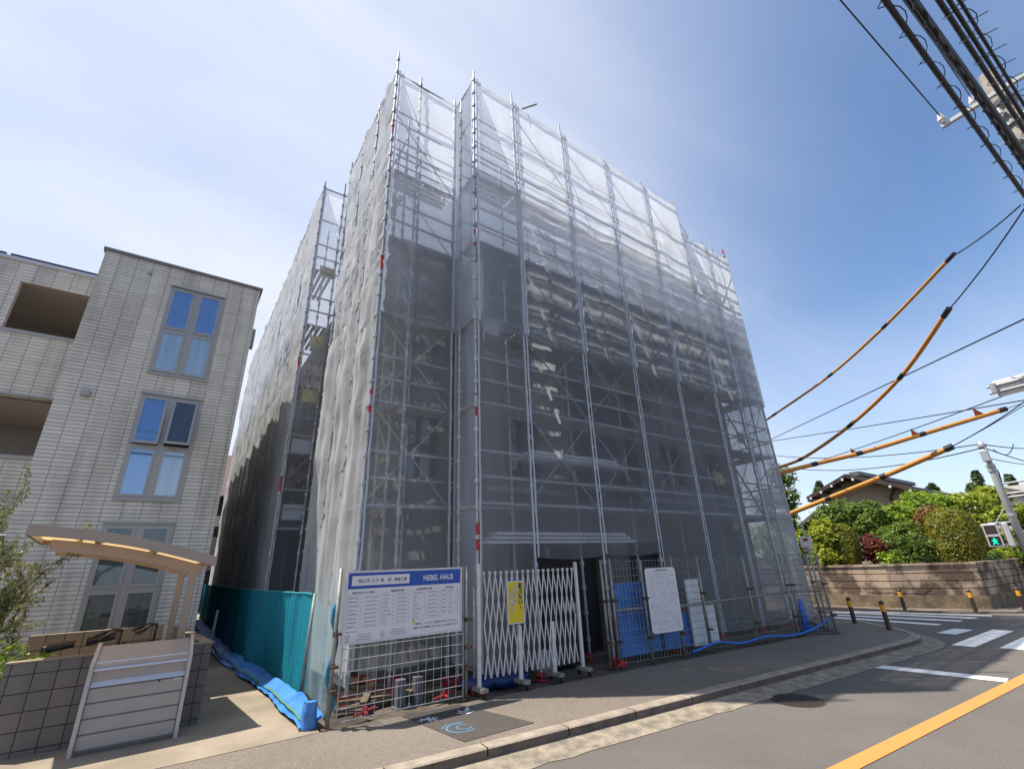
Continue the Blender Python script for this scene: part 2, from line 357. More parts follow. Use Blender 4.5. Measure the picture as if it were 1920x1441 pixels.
def strip(p, q, w, z, m, name):
    p, q = Vector(p), Vector(q); t = (q-p).normalized(); nn = Vector((-t.y, t.x))*w/2
    return sheet(name, [[(p-nn)[:], (q-nn)[:], (q+nn)[:], (p+nn)[:]]], m, z)
strip((-30,2.49+35*.0755), (12.4,2.49-7.4*.0755), .17, .006, M['orange'], 'centre_line')
strip((10.05,4.0), (10.2,2.2), .30, .006, M['white'], 'stop_line')
for k, (ya, xa, xb) in enumerate([(3.93,14.75,15.75),(3.3,13.1,16.0),(2.62,13.25,16.2),(1.95,13.4,16.3)]):
    strip((xa,ya-0), (xb,ya-.1), .36, .006, M['white'], 'crossing_stripe')
for (p, q) in [((1565,1157),(1762,1171)),((1545,1151.5),(1803,1164)),((1560,1147),(1832,1158.6)),((1592,1146),(1860,1154))]:
    a, c = at_g(*p), at_g(*q); strip((a.x,a.y), (c.x,c.y), .34, .006, M['white'], 'crossing_stripe')
# paint dashes by the gutter
for (p, q) in [((1637,1243),(1668,1234)),((1585,1257),(1600,1254))]:
    a, c = at_g(*p), at_g(*q); strip((a.x,a.y), (c.x,c.y), .08, .009, M['spray_w'], 'worn_line')
farp = [(18.85,60),(18.9,8),(19.1,6.2),(19.45,4.7),(20.1,3.6),(21.5,2.95),(45,1.2),(45,6),(20,6),(20,60)]
b = MB(); b.poly(farp, -.02, .05); struct(b.build('far_pavement', M['walk']))
# spray marks on the patch
b = MB()
def arc(cx, cy, r, a0, a1, w, m, z=.1275, sx=1.0):
    n = 14; pts = []
    for i in range(n+1):
        t = R(a0+(a1-a0)*i/n); pts.append((cx+math.cos(t)*r*sx, cy+math.sin(t)*r))
    for i in range(n):
        a, c = Vector(pts[i]), Vector(pts[i+1]); t = (c-a).normalized(); nn = Vector((-t.y,t.x))*w/2
        b.add([((a-nn).x,(a-nn).y,z),((c-nn).x,(c-nn).y,z),((c+nn).x,(c+nn).y,z),((a+nn).x,(a+nn).y,z)], [(0,1,2,3)], m)
g = at_g(866, 1364, .12)
arc(g.x, g.y, .16, 60, 300, .03, 0, sx=1.1); arc(g.x+.03, g.y, .085, 40, 330, .022, 0); arc(g.x-.02, g.y, .2, 60, 150, .02, 0)
random.seed(3)
for (px, py, n_, rr) in [(803,1350,9,.08),(873,1334,9,.09)]:
    g = at_g(px, py, .12)
    for k in range(n_):
        a = random.uniform(0, 6.3); x, y = g.x+random.uniform(-rr,rr), g.y+random.uniform(-rr,rr); l = random.uniform(.03,.09); w = random.uniform(.008,.016)
        c, s = math.cos(a), math.sin(a)
        b.add([(x-c*l+s*w,y-s*l-c*w,.1275+k*1e-4),(x+c*l+s*w,y+s*l-c*w,.1275+k*1e-4),(x+c*l-s*w,y+s*l+c*w,.1275+k*1e-4),(x-c*l-s*w,y-s*l+c*w,.1275+k*1e-4)], [(0,1,2,3)], 1)
struct(b.build('paint_marks', [M['spray_b'], M['spray_w']]))
# manhole
mh = thing('manhole_cover', 'round dark iron manhole cover set in the road near the kerb', 'manhole cover', (7.18,3.72,0))
b = MB(); n = 40
b.add([(7.18+.33*math.cos(i*2*math.pi/n),3.72+.33*math.sin(i*2*math.pi/n),.006) for i in range(n)], [tuple(range(n))]); b.build('frame_ring', M['rdark'], mh)
b = MB(); b.add([(7.18+.30*math.cos(i*2*math.pi/n),3.72+.30*math.sin(i*2*math.pi/n),.012) for i in range(n)], [tuple(range(n))])
for i in range(-5,6):
    for j in range(-5,6):
        if math.hypot(i,j) < 5.2: b.box((7.18+i*.05-.016,3.72+j*.05-.016,.010),(7.18+i*.05+.016,3.72+j*.05+.016,.017))
b.build('cover_plate', M['iron'], mh)

# ---------------------------------------------------------------- scaffolding
SX, SZT = 14.75, 13.0
FX = [4.02, 5.18, 6.85, 8.55, 10.3, 12.0, 13.35, SX]
YF, YI = 6.65, 7.27
DK = [2.8, 4.6, 6.4, 8.2, 10.0]
scf = thing('scaffolding', 'tall galvanised tube scaffolding wrapped round the building under construction', 'scaffolding', (8,7,.1))
pst = []
def post(x, y, zt, red=()):
    b = MB(); b.tube([(x,y,.16),(x,y,zt)], .0243, 8); z = .45
    while z < zt-.1:
        b.tube([(x,y,z-.035),(x,y,z+.035)], .043, 8, 0); z += .45
    for z in (1.8*k+.95 for k in range(7)):
        if z < zt-.5: b.tube([(x,y,z-.02),(x,y,z+.13)], .032, 8, 0)
    for z in red: b.tube([(x,y,z),(x,y,z+.42)], .0285, 8, 1)
    b.build('post', [M['steel'], M['red']], scf, smooth=False)
    j = MB(); j.box((x-.08,y-.08,.10),(x+.08,y+.08,.115)); j.tube([(x,y,.11),(x,y,.2)], .018, 6); j.bar((x-.13,y,.19),(x+.13,y,.19), .03, .02); j.tube([(x,y,.17),(x,y,.215)], .04, 8)
    j.build('jack_base', M['red'], scf)
random.seed(5)
tops = {}
def ptop(base): return base+random.choice([.15,.25,.45,.2])
post(FX[0], YF, 13.35, (8.0,4.3,2.05)); post(FX[0], YI, 13.0)
for i, x in enumerate(FX[1:-3]+[12.0]): post(x, YF, ptop(13.0), (10.35,) if i == 1 else ()); post(x, YI, 11.1 if i else 11.4)
post(13.35, YF, 12.2); post(13.95, YF, 12.1); post(SX, YF, 12.35, (12.0,)); post(13.35, YI, 12.1); post(SX, YI, 12.0)
for y in (8.6, 10.4, 12.2): post(SX, y, 12.0); 
# left block: front face at y=YB, left face at x=XA, second left face at x=XB
YB, XA, XB, YE, YC = 7.5, 2.38, 1.88, 11.1, 12.15
post(XA, YB, 13.75, (11.0,7.3,4.35)); post(XA+.62, YB, 13.35); post(FX[0]-.06, YB+.02, 13.25); post(XA+.62, YB+.65, 12.5); post(3.35, YB+.65, 11.5)
for y, t in ((8.7,13.3),(9.9,13.3),(YE,13.4)): post(XA, y, t); post(XA+.6, y, 12.2)
for y, t, x in ((YC,13.25,XB),(YC,13.5,XB+.6),(YC+.1,13.9,XB+.95),(YC,13.3,XB+1.25)): post(x, y, t, (6.9,3.6) if x == XB else ())
for k in range(9): post(XB, YC+1.8*(k+1), 13.2); 
for k in range(4): post(XB+.62, YC+1.8*(k+1), 12.9)
def ledger(p, q, name='ledger', r=.0243, m=None):
    b = MB(); b.tube([p, q], r, 6); b.build(name, m or M['steel'], scf)
def rails(p, q, zs, name='ledger'):
    for z in zs: ledger((p[0],p[1],z), (q[0],q[1],z), name)
zled = [1.0]+DK+[11.8]
for z in zled:
    xe = 12.0 if z > 11.9 else SX
    if z > 1.5:
        ledger((FX[0],YF+.03,z), (xe,YF+.03,z)); ledger((FX[0],YI-.03,z), (12.0 if z > 11 else xe,YI-.03,z))
    ledger((XA,YB+.03,z), (FX[0],YB+.03,z)); ledger((XA+.03,YB,z), (XA+.03,YE,z)); ledger((XB+.03,YC,z), (XB+.03,29,z)); ledger((XA+.6,YB+.6,z), (XA+.6,YE,z)); ledger((SX-.03,YF,z), (SX-.03,12.2,z))
    ledger((XB,YC+.03,z), (XB+1.3,YC+.03,z))
for z in DK:
    for dz in (.45,.9):
        ledger((FX[0],YF+.03,z+dz), (SX,YF+.03,z+dz), 'guard_rail'); ledger((XA,YB+.03,z+dz), (FX[0],YB+.03,z+dz), 'guard_rail'); ledger((XA+.03,YB,z+dz), (XA+.03,YE,z+dz), 'guard_rail')
        ledger((SX-.03,YF,z+dz), (SX-.03,12.2,z+dz), 'guard_rail'); ledger((XB+.03,YC,z+dz), (XB+.03,22,z+dz), 'guard_rail'); ledger((XB,YC+.03,z+dz), (XB+1.3,YC+.03,z+dz), 'guard_rail')
    if z > 9: ledger((FX[0],YI-.03,z+.45), (12,YI-.03,z+.45), 'guard_rail'); ledger((FX[0],YI-.03,z+.9), (12,YI-.03,z+.9), 'guard_rail')
top_r = M['dsteel']
ledger((FX[0],YF,SZT), (12.0,YF,SZT), 'top_rail', m=top_r); ledger((12.0,YF,11.95), (SX+.05,YF,11.95), 'top_rail', m=top_r); ledger((XA,YB,SZT), (FX[0],YB,SZT), 'top_rail', m=top_r)
ledger((XA,YB,SZT), (XA,YE,SZT), 'top_rail', m=top_r); ledger((FX[0],YB,SZT), (FX[0],YF,SZT), 'top_rail', m=top_r); ledger((XB,YC,SZT), (XB,29,SZT), 'top_rail', m=top_r); ledger((SX,YF,11.95), (SX,12.2,11.95), 'top_rail', m=top_r); ledger((XB,YC,SZT), (XB+1.0,YC,SZT), 'top_rail', m=top_r)
ledger((5.45,6.75,13.12), (5.8,6.35,13.18), 'top_rail', m=top_r)
def decks(p, q, inw, z):                                           # two planks side by side, with ribs
    p, q, inw = Vector(p), Vector(q), Vector(inw)
    b = MB()
    for k in range(4):
        o = inw*(.10+.135*k); a0 = p+o; a1 = q+o; w = inw*.075; zz = Vector((0,0,z+.05)); dn = Vector((0,0,-.045))
        vs = [a0,a1,a1+w,a0+w]; b.add([v+zz for v in vs]+[v+zz+dn for v in vs], [(0,1,2,3),(7,6,5,4),(0,4,5,1),(1,5,6,2),(2,6,7,3),(3,7,4,0)])
    return b.build('deck_board', M['deck'], scf)
for z in DK:
    for i in range(len(FX)-1):
        if z == 2.8 and i == 0: continue
        decks((FX[i]+.05,YF,0), (FX[i+1]-.05,YF,0), (0,1,0), z)
    decks((XA+.05,YB,0), (3.2,YB,0), (0,1,0), z); decks((3.25,YB,0), (FX[0]-.1,YB,0), (0,1,0), z)
    decks((XA,YB+.7,0), (XA,9.3,0), (1,0,0), z); decks((XA,9.35,0), (XA,YE,0), (1,0,0), z); decks((SX,YF+.7,0), (SX,10,0), (-1,0,0), z)
    decks((XB,YC+.1,0), (XB,YC+1.75,0), (1,0,0), z)
for x, z in ((5.1,10.6),(6.75,10.6),(8.45,10.6),(10.2,10.6),(6.0,8.8),(7.8,8.8),(9.4,8.8)):        # brackets with red ends
    b = MB(); b.tube([(x,YF+.03,z-.5),(x,YI,z-.05)], .017, 6); b.tube([(x+.22,YF+.25,z-.33),(x+.02,YI-.1,z-.18)], .03, 6, 1); b.build('bracket', [M['steel'], M['red']], scf)
def brace(p, q): b = MB(); b.tube([p, q], .0125, 5); b.build('brace', M['gpole'], scf)
for z in DK[:-1]+[10.0]:
    for i in (1, 2, 3, 4, 5):
        if z > 9: brace((FX[i],YF-.02,z+2.6), (FX[i+1],YF-.02,z+.9)); continue
        if z == 6.4 and i in (2,): continue
        brace((FX[i],YF+.045,z+1.75), (FX[i+1],YF+.045,z+.05)); brace((FX[i],YF+.075,z+.05), (FX[i+1],YF+.075,z+1.75))
    brace((XA+.05,YB+.05,z+1.75), (FX[0]-.1,YB+.05,z+.05))
    if z < 8: brace((XA+.05,YB+.08,z+.05), (FX[0]-.1,YB+.08,z+1.75))
    brace((XA-.02,YB+.1,z+1.7), (XA-.02,9.8,z)); brace((SX,YF,z+1.7), (SX,8.6,z)); brace((12.0,YF,z+1.7), (13.35,YF,z)); brace((13.35,YF+.02,z), (SX,YF+.02,z+1.7))
    brace((12.6,YI,z), (14.2,8.6,z+1.8)); brace((12.55,7.3,z+.25), (14.15,8.65,z+2.05))
# bundles of light planks lying on the lower lifts
for (a, c, z, y) in [(4.35,8.05,2.16,YF+.2),(5.1,7.9,3.66,YF+.1)]:
    b = MB()
    for k in range(3): b.box((a+.1*k,y+.01*k,z+.07*k),(c-.12*k,y+.3,z+.05+.07*k))
    b.build('spare_plank', M['alum'], scf)
# stair flight in the low right-hand bay
for z in DK[:-1]:
    b = MB()
    for k in range(8):
        t = k/8; b.box((12.3+1.3*t,8.0,z+1.75*t),(12.5+1.3*t,8.5,z+1.75*t+.03))
    b.bar((12.3,8.0,z),(13.7,8.0,z+1.8), .03, .1); b.bar((12.3,8.5,z),(13.7,8.5,z+1.8), .03, .1); b.build('stair_flight', M['deck'], scf)
for z in (8.65, 9.1, 10.45, 10.9, 11.35, 12.25):
    ledger((FX[0],YI-.03,z), (12.0,YI-.03,z), 'guard_rail', .0215); 
    if z > 10: ledger((XA+.1,YB+.65,z), (3.9,YB+.65,z), 'guard_rail', .0215)
for x in (5.9, 7.7, 9.4, 11.1, 12.7, 14.0):
    ledger((x,YI-.06,8.2), (x,YI-.06,9.7), 'guard_post', .02); ledger((x,YI-.06,10.0), (x,YI-.06,11.3), 'guard_post', .02)
# cross rails tying front to back
for z in zled[1:]:
    for x in FX[:-1:2]: ledger((x,YF,z-.06), (x,YI,z-.06), 'transom')

# ---------------------------------------------------------------- mesh sheets
N3 = noise.noise
def fold(s, z, seed, style):
    if style == 'taut':
        e = math.sin(math.pi*s)
        return e*(.03*N3(Vector((s*2.2+seed*7.1, z*.5, seed)))+.05*N3(Vector((s*1.1+seed, z*.28, 3.3)))) + .022*e*N3(Vector((s*7+z*1.2, z*.8-s*2, seed*2.)))
    a = 1-abs(N3(Vector((s*3.4+seed*3.7+.22*z, z*.11, seed))))*2
    d = 1-abs(N3(Vector((s*1.6+z*.33+seed, z*.40-s*1.2, seed*1.7+4))))*2
    e = 1-abs(N3(Vector((s*7.5+seed-.15*z, z*.16, 9.1))))*2
    f = 1-abs(N3(Vector((s*1.4-z*.62+seed*2, z*.42+s, 2.2+seed))))*2
    a += .55*(1-abs(N3(Vector((s*9+z*1.1+seed, z*1.5-s*3, seed*.7))))*2)*.35
    d += .30*N3(Vector((s*5+seed, z*2.6+s*2, 1.3)))
    k = .35+.65*min(1., max(0., (z-1.2)/3))
    return ((.085*a+.06*d+.045*e+.045*f)*(.35+.65*math.sin(math.pi*s))-.10)*k
nsheet = [0]
def mesh_sheet(p, q, z0, z1, label, style='taut', sag=0., topsag=.05, hem=True, m=None, off=0.):
    nsheet[0] += 1; seed = nsheet[0]*1.37
    p, q = Vector((p[0],p[1],0)), Vector((q[0],q[1],0)); d = q-p; w = d.length; d.normalize(); nn = Vector((d.y,-d.x,0))
    st = .085 if style == 'taut' else .065
    nu, nv = max(4, int(w/st)), max(6, int((z1-z0)/(st*1.25)))
    def fn(u, v):
        z = z0+(z1-z0)*v
        e = 4*u*(1-u)
        z -= sag*e*(1-v)**6 + topsag*e*v**8
        x = p + d*(w*(.009+.982*u)) + nn*(fold(u, z, seed, style)+off)
        if style == 'taut': x -= d*((u-.5)*.016*abs(math.sin(math.pi*z/.9))*(abs(u-.5)*2)**6)
        return (x.x, x.y, z)
    b = MB(); b.grid(fn, nu, nv)
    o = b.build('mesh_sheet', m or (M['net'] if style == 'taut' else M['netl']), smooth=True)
    tag(o, label, 'mesh sheet', 'grey mesh sheets hung on the scaffolding')
    if hem:
        for u in (0., 1.):
            h = MB()
            pts = [Vector(fn(u, j/nv)) for j in range(nv+1)]; k = (1 if u == 0 else -1)
            for j in range(nv):
                a, c = pts[j]-nn*-.004, pts[j+1]-nn*-.004; wv = d*(.04*k)
                h.add([a, a+wv, c+wv, c], [(0,1,2,3)])
            h.build('hem', M['hem'], o)
    return o
bay = ['narrow bay at the front corner', 'bay over the gate opening', 'bay right of the gate opening', 'third bay from the right of the tall part', 'second bay from the right of the tall part', 'rightmost bay of the tall part', 'left bay of the lower right-hand part', 'rightmost bay of the street face']
order = ['first', 'second', 'third', 'fourth', 'fifth', 'sixth', 'seventh', 'eighth']
for i in range(len(FX)-1):
    zt = SZT if i < 5 else 11.95
    low = [.35, 1.92, 1.95, .3, .28, .25, .25][i]
    mesh_sheet((FX[i],YF-.10), (FX[i+1],YF-.10), 6.2, zt, 'upper see-through grey mesh sheet on the street face, %s bay from its front corner' % order[i], sag=.10, topsag=.1)
    mesh_sheet((FX[i],YF-.075), (FX[i+1],YF-.075), low, 10.1 if i < 5 else 9.6, 'lower grey mesh sheet on the street face, %s bay from its front corner' % order[i], sag=.05, off=-.03)
mesh_sheet((XA,YB-.10), (FX[0]-.05,YB-.10), 6.35, SZT, 'upper see-through grey mesh sheet above the construction notice board', sag=.12, topsag=.18)
mesh_sheet((XA,YB-.075), (FX[0]-.05,YB-.075), .5, 9.9, 'lower grey mesh sheet behind the construction notice board', sag=.06, off=-.03)
mesh_sheet((FX[0]-.04,YB), (FX[0]-.04,YF), 6.3, SZT, 'upper narrow mesh sheet turning the inner corner left of the street face', sag=.05)
mesh_sheet((FX[0]-.02,YB), (FX[0]-.02,YF), .4, 9.9, 'lower narrow mesh sheet turning the inner corner left of the street face', sag=.05, off=-.03)
ly = [8.7, 9.9, YE]; py = YB; nm = ['nearest the street', 'in the middle of the near block', 'beside the dark recess']
for i, y in enumerate(ly):
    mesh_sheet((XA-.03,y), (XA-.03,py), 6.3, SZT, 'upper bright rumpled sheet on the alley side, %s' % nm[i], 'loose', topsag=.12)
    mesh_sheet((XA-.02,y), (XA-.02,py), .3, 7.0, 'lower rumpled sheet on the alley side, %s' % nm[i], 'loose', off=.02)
    py = y
mesh_sheet((XB,YC-.04), (XB+1.25,YC-.04), 5.2, SZT, 'upper see-through sheet in the recess of the alley side, yellow tags behind it', topsag=.15)
mesh_sheet((XB,YC-.03), (XB+1.25,YC-.03), .3, 6.0, 'lower see-through sheet at the bottom of the dark recess', off=-.02)
py = YC
dist = ['just behind the recess', 'second bay behind the recess', 'third bay behind the recess', 'fourth bay behind the recess', 'fifth bay behind the recess', 'sixth bay behind the recess', 'seventh bay behind the recess', 'eighth bay behind the recess', 'farthest down the alley']
for k in range(9):
    y = YC+1.8*(k+1)
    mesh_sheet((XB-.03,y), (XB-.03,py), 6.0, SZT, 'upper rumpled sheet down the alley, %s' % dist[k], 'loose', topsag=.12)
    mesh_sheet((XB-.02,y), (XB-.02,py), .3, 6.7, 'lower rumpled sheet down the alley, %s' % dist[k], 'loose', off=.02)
    py = y
mesh_sheet((12.0,YF+.05), (12.0,9.2), 11.0, SZT, 'small bright sheet closing the step where the scaffolding drops', 'loose', hem=False)
mesh_sheet((12.02,YI+.3), (12.02,9.2), 8.5, 11.3, 'bright inner sheet under the step where the scaffolding drops', 'loose', hem=False)
for k, (ya, yb) in enumerate(((6.7,8.6),(8.6,10.4),(10.4,12.2))):
    mesh_sheet((SX+.03,ya), (SX+.03,yb), .3, 11.95, 'tall sheet on the far right end of the scaffolding, %s' % ['nearest the street','in the middle','farthest from the street'][k], 'loose', hem=False, m=M['net'])
# notices tied to the scaffolding
def plate(p, q, z0, z1, m, label):
    p, q = Vector((p[0],p[1],0)), Vector((q[0],q[1],0)); d = (q-p).normalized(); nn = Vector((d.y,-d.x,0))*.006
    b = MB(); vs = [p,q,q+Vector((0,0,z1-z0)),p+Vector((0,0,z1-z0))]; vs = [v+Vector((0,0,z0)) for v in vs]
    b.add([v+nn for v in vs]+[v-nn for v in vs], [(0,1,2,3),(7,6,5,4),(0,4,5,1),(1,5,6,2),(2,6,7,3),(3,7,4,0)])
    tag(b.build('notice_plate', m), label, 'notice', 'small notices tied to the scaffolding')
plate((4.25,YF+.1), (4.62,YF+.1), 6.1, 6.42, M['tagw'], 'small white notice near the front corner, just under the sheet seam')
for z, t in ((9.85,'topmost yellow notice in the alley recess'),(7.55,'second yellow notice down in the alley recess'),(5.95,'lowest yellow notice in the alley recess')): plate((XB+.2,YC+.05), (XB+.62,YC+.05), z, z+.36, M['tag'], t)
for z, t in ((4.6,'upper white notice in the dark alley recess'),(3.0,'lower white notice in the dark alley recess')): plate((XB+.12,YC+.05), (XB+.6,YC+.05), z, z+.36, M['tagw'], t)
for x, z, t in ((12.25,8.65,'yellow notice high in the low right-hand scaffolding'),(14.05,7.0,'yellow notice at the right end of the scaffolding, third lift'),(13.9,5.1,'yellow notice at the right end, second lift'),(12.2,3.7,'yellow notice behind the mesh beside the last tall bay'),(12.6,2.5,'lowest yellow notice behind the right-hand mesh')): plate((x,YI-.05), (x+.42,YI-.05), z, z+.36, M['tag'], t)

# ---------------------------------------------------------------- building under construction
bu = thing('building_shell', 'grey unfinished flat-roofed house block standing behind the mesh sheets', 'building', (8,14,.1))
ZR = 8.95
def wall_open(b, x0, x1, y, z0, z1, ops, depth=.25):              # street-facing wall with real openings
    xs = sorted({x0,x1}|{v for o in ops for v in o[:2]}); zs = sorted({z0,z1}|{v for o in ops for v in o[2:4]})
    for i in range(len(xs)-1):
        for j in range(len(zs)-1):
            cx, cz = (xs[i]+xs[i+1])/2, (zs[j]+zs[j+1])/2
            if any(o[0] < cx < o[1] and o[2] < cz < o[3] for o in ops): continue
            b.add([(xs[i],y,zs[j]),(xs[i+1],y,zs[j]),(xs[i+1],y,zs[j+1]),(xs[i],y,zs[j+1])], [(0,1,2,3)])
    for o in ops:
        a, c, e, f = o[:4]
        b.add([(a,y,e),(c,y,e),(c,y,f),(a,y,f),(a,y+depth,e),(c,y+depth,e),(c,y+depth,f),(a,y+depth,f)], [(0,4,5,1),(1,5,6,2),(2,6,7,3),(3,7,4,0)])
YM, XM0, XM1 = 7.56, 4.8, 14.05
ops = [(5.3,7.75,.1,2.35),(7.0,9.4,3.4,5.6),(10.2,11.4,3.6,4.9),(7.2,9.2,6.3,7.9),(10.3,11.3,6.4,7.6),(5.4,6.2,3.5,4.8),(5.4,6.2,6.4,7.7),(12.3,13.1,6.4,7.6),(12.3,13.2,3.6,4.9),(8.6,9.9,.1,2.2)]
b = MB(); wall_open(b, XM0, XM1, YM, .05, ZR, ops)
b.add([(XM0,YM,.05),(XM0,8.45,.05),(XM0,8.45,ZR),(XM0,YM,ZR)], [(0,1,2,3)]); b.add([(XM1,YM,.05),(XM1,28,.05),(XM1,28,ZR),(XM1,YM,ZR)], [(3,2,1,0)])
b.build('main_wall', M['alc'], bu)
b = MB(); opl = [(3.45,4.2,3.5,4.9),(3.45,4.2,6.3,7.6)]; wall_open(b, 3.15, XM0, 8.45, .05, ZR, opl)
b.add([(3.15,8.45,.05),(3.15,28,.05),(3.15,28,ZR),(3.15,8.45,ZR)], [(0,1,2,3)]); b.build('side_wall', M['alc'], bu)
b = MB(); b.box((2.75,13.1,.05),(3.14,28,ZR)); b.build('alley_wall', M['alc'], bu)
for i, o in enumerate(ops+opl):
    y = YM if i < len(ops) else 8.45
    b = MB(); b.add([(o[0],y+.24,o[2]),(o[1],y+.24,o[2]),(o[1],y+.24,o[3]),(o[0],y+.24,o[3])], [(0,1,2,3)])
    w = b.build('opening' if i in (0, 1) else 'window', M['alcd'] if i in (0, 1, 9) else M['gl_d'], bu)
    if i not in (0, 1, 9):
        f = MB()
        for (p, q) in (((o[0],o[2]),(o[1],o[2])),((o[0],o[3]),(o[1],o[3])),((o[0],o[2]),(o[0],o[3])),((o[1],o[2]),(o[1],o[3])),(((o[0]+o[1])/2,o[2]),((o[0]+o[1])/2,o[3]))): f.bar((p[0],y+.2,p[1]),(q[0],y+.2,q[1]), .06, .05, upv=(0,1,0))
        f.build('frame', M['alcd'], w)
b = MB(); b.box((XM0-.05,YM-.05,ZR),(XM1+.05,YM+.2,ZR+.07)); b.box((3.1,8.4,ZR),(XM0-.06,8.65,ZR+.07)); b.box((3.1,8.66,ZR),(3.3,28,ZR+.07)); b.box((XM1-.15,YM+.21,ZR),(XM1+.05,28,ZR+.07)); b.build('parapet_cap', M['shutter'], bu)
b = MB(); b.add([(XM0,YM+.1,ZR-.3),(XM1,YM+.1,ZR-.3),(XM1,28,ZR-.3),(3.15,28,ZR-.3),(3.15,8.5,ZR-.3),(XM0,8.5,ZR-.3)], [(0,1,2,3,4,5)]); b.build('roof', M['alc'], bu)
b = MB(); b.box((7.0,YM-.5,3.25),(9.4,YM-.02,3.4)); b.box((7.0,YM-.5,5.75),(9.4,YM-.02,5.9)); b.build('balcony_slab', M['alc'], bu)
for z in (3.15, 6.05):
    b = MB(); b.box((XM0,YM-.02,z),(6.98,YM-.003,z+.12)); b.box((9.42,YM-.02,z),(XM1,YM-.003,z+.12)); b.build('band', M['shutter'], bu)

# ---------------------------------------------------------------- apartment house
ap = thing('apartment_house', 'white tiled three-storey flats with tall grey framed windows and open balconies', 'apartment house', (-1,12,.12))
AY, AX0, AX1, AZ = 12.0, -2.41, .69, 8.72
GR = [(-1.09,-.05,6.05,8.2),(-1.09,-.05,3.35,5.5),(-1.12,-.04,.55,2.82)]
b = MB(); wall_open(b, AX0, AX1, AY, .1, AZ, GR, .12); b.build('wall', M['tile'], ap)
b = MB(); b.add([(AX1,AY,.1),(AX1,27,.1),(AX1,27,AZ),(AX1,AY,AZ)], [(0,1,2,3)]); b.add([(AX0,AY,.1),(AX0,14.5,.1),(AX0,14.5,AZ),(AX0,AY,AZ)], [(3,2,1,0)]); b.build('side_wall', M['tiley'], ap)
b = MB(); b.box((AX0-.04,AY-.045,AZ+.004),(AX1+.05,AY+.14,AZ+.075)); b.box((AX1-.1,AY+.141,AZ+.004),(AX1+.05,27,AZ+.075)); b.box((AX0-.04,AY+.141,AZ+.004),(AX0+.1,14.4,AZ+.075)); b.build('coping', M['coping'], ap)
b = MB(); b.add([(AX0,AY+.1,AZ-.1),(AX1,AY+.1,AZ-.1),(AX1,27,AZ-.1),(AX0,27,AZ-.1)], [(0,1,2,3)]); b.build('roof', M['coping'], ap)
for gi_, (x0, x1, z0, z1) in enumerate(GR):
    xm, zm = (x0+x1)/2, z0+(z1-z0)*.49
    f = MB(); y = AY+.02
    for (p, q, w) in (((x0,z0),(x1,z0),.05),((x0,z1),(x1,z1),.05),((x0,z0),(x0,z1),.05),((x1,z0),(x1,z1),.05),((xm,z0),(xm,z1),.10),((x0,zm),(x1,zm),.075)):
        v = p[0] == q[0]; f.box((p[0]-(w/2 if v else 0),y-.03-(.004 if v else 0),p[1]-(0 if v else w/2)),(q[0]+(w/2 if v else 0),y+.07,q[1]+(0 if v else w/2)))
    f.box((x0-.03,y-.07,z1+.03),(x1+.03,y-.021,z1+.07)); f.box((x0-.03,y-.06,z0-.055),(x1+.03,y-.021,z0-.02))
    win = f.build('window', M['frame'], ap)
    for (a, c, e, g_) in ((x0+.025,xm-.05,z0+.025,zm-.037),(xm+.05,x1-.025,z0+.025,zm-.037),(x0+.025,xm-.05,zm+.037,z1-.025),(xm+.05,x1-.025,zm+.037,z1-.025)):
        upper = e > zm; mt = [M['gl_b'] if upper else M['gl_c'], M['gl_b'] if upper or a < xm else M['gl_c'], M['gl_g']][gi_]
        open_ = upper and gi_ == 1
        s = MB(); w = .045; tilt = .28 if (open_ and a > xm) else (.10 if open_ else 0)
        def P_(x, z): k = (g_-z)/(g_-e); return (x, y-.035-tilt*k, z)
        for (p, q) in (((a+w/2,e),(a+w/2,g_)),((c-w/2,e),(c-w/2,g_)),((a+w,e+w/2),(c-w,e+w/2)),((a+w,g_-w/2),(c-w,g_-w/2))): s.bar(P_(*p), P_(*q), w, .03, upv=(0,1,0))
        s.build('sash', M['frame'], win)
        p_ = MB(); p_.add([P_(a+w,e+w),P_(c-w,e+w),P_(c-w,g_-w),P_(a+w,g_-w)], [(0,1,2,3)]); p_.build('pane', M['gl_d'] if tilt > .2 else mt, win)
        if open_:
            p_ = MB(); p_.add([(a,y+.05,e),(c,y+.05,e),(c,y+.05,g_),(a,y+.05,g_)], [(0,1,2,3)]); p_.build('dark_gap', M['alcd'], win)
b = MB(); b.box((-2.05,AY-.12,5.29),(-1.9,AY-.002,5.42)); b.build('vent_hood', M['frame'], ap, bevel=.02)
b = MB(); b.tube([(-1.56,AY-.05,8.42),(-1.56,AY-.001,8.42)], .035, 12); b.build('vent_cap', M['frame'], ap)
b = MB(); b.box((AX1+.003,AY+.3,7.25),(AX1+.09,AY+.5,7.75)); b.build('side_vent', M['frame'], ap)
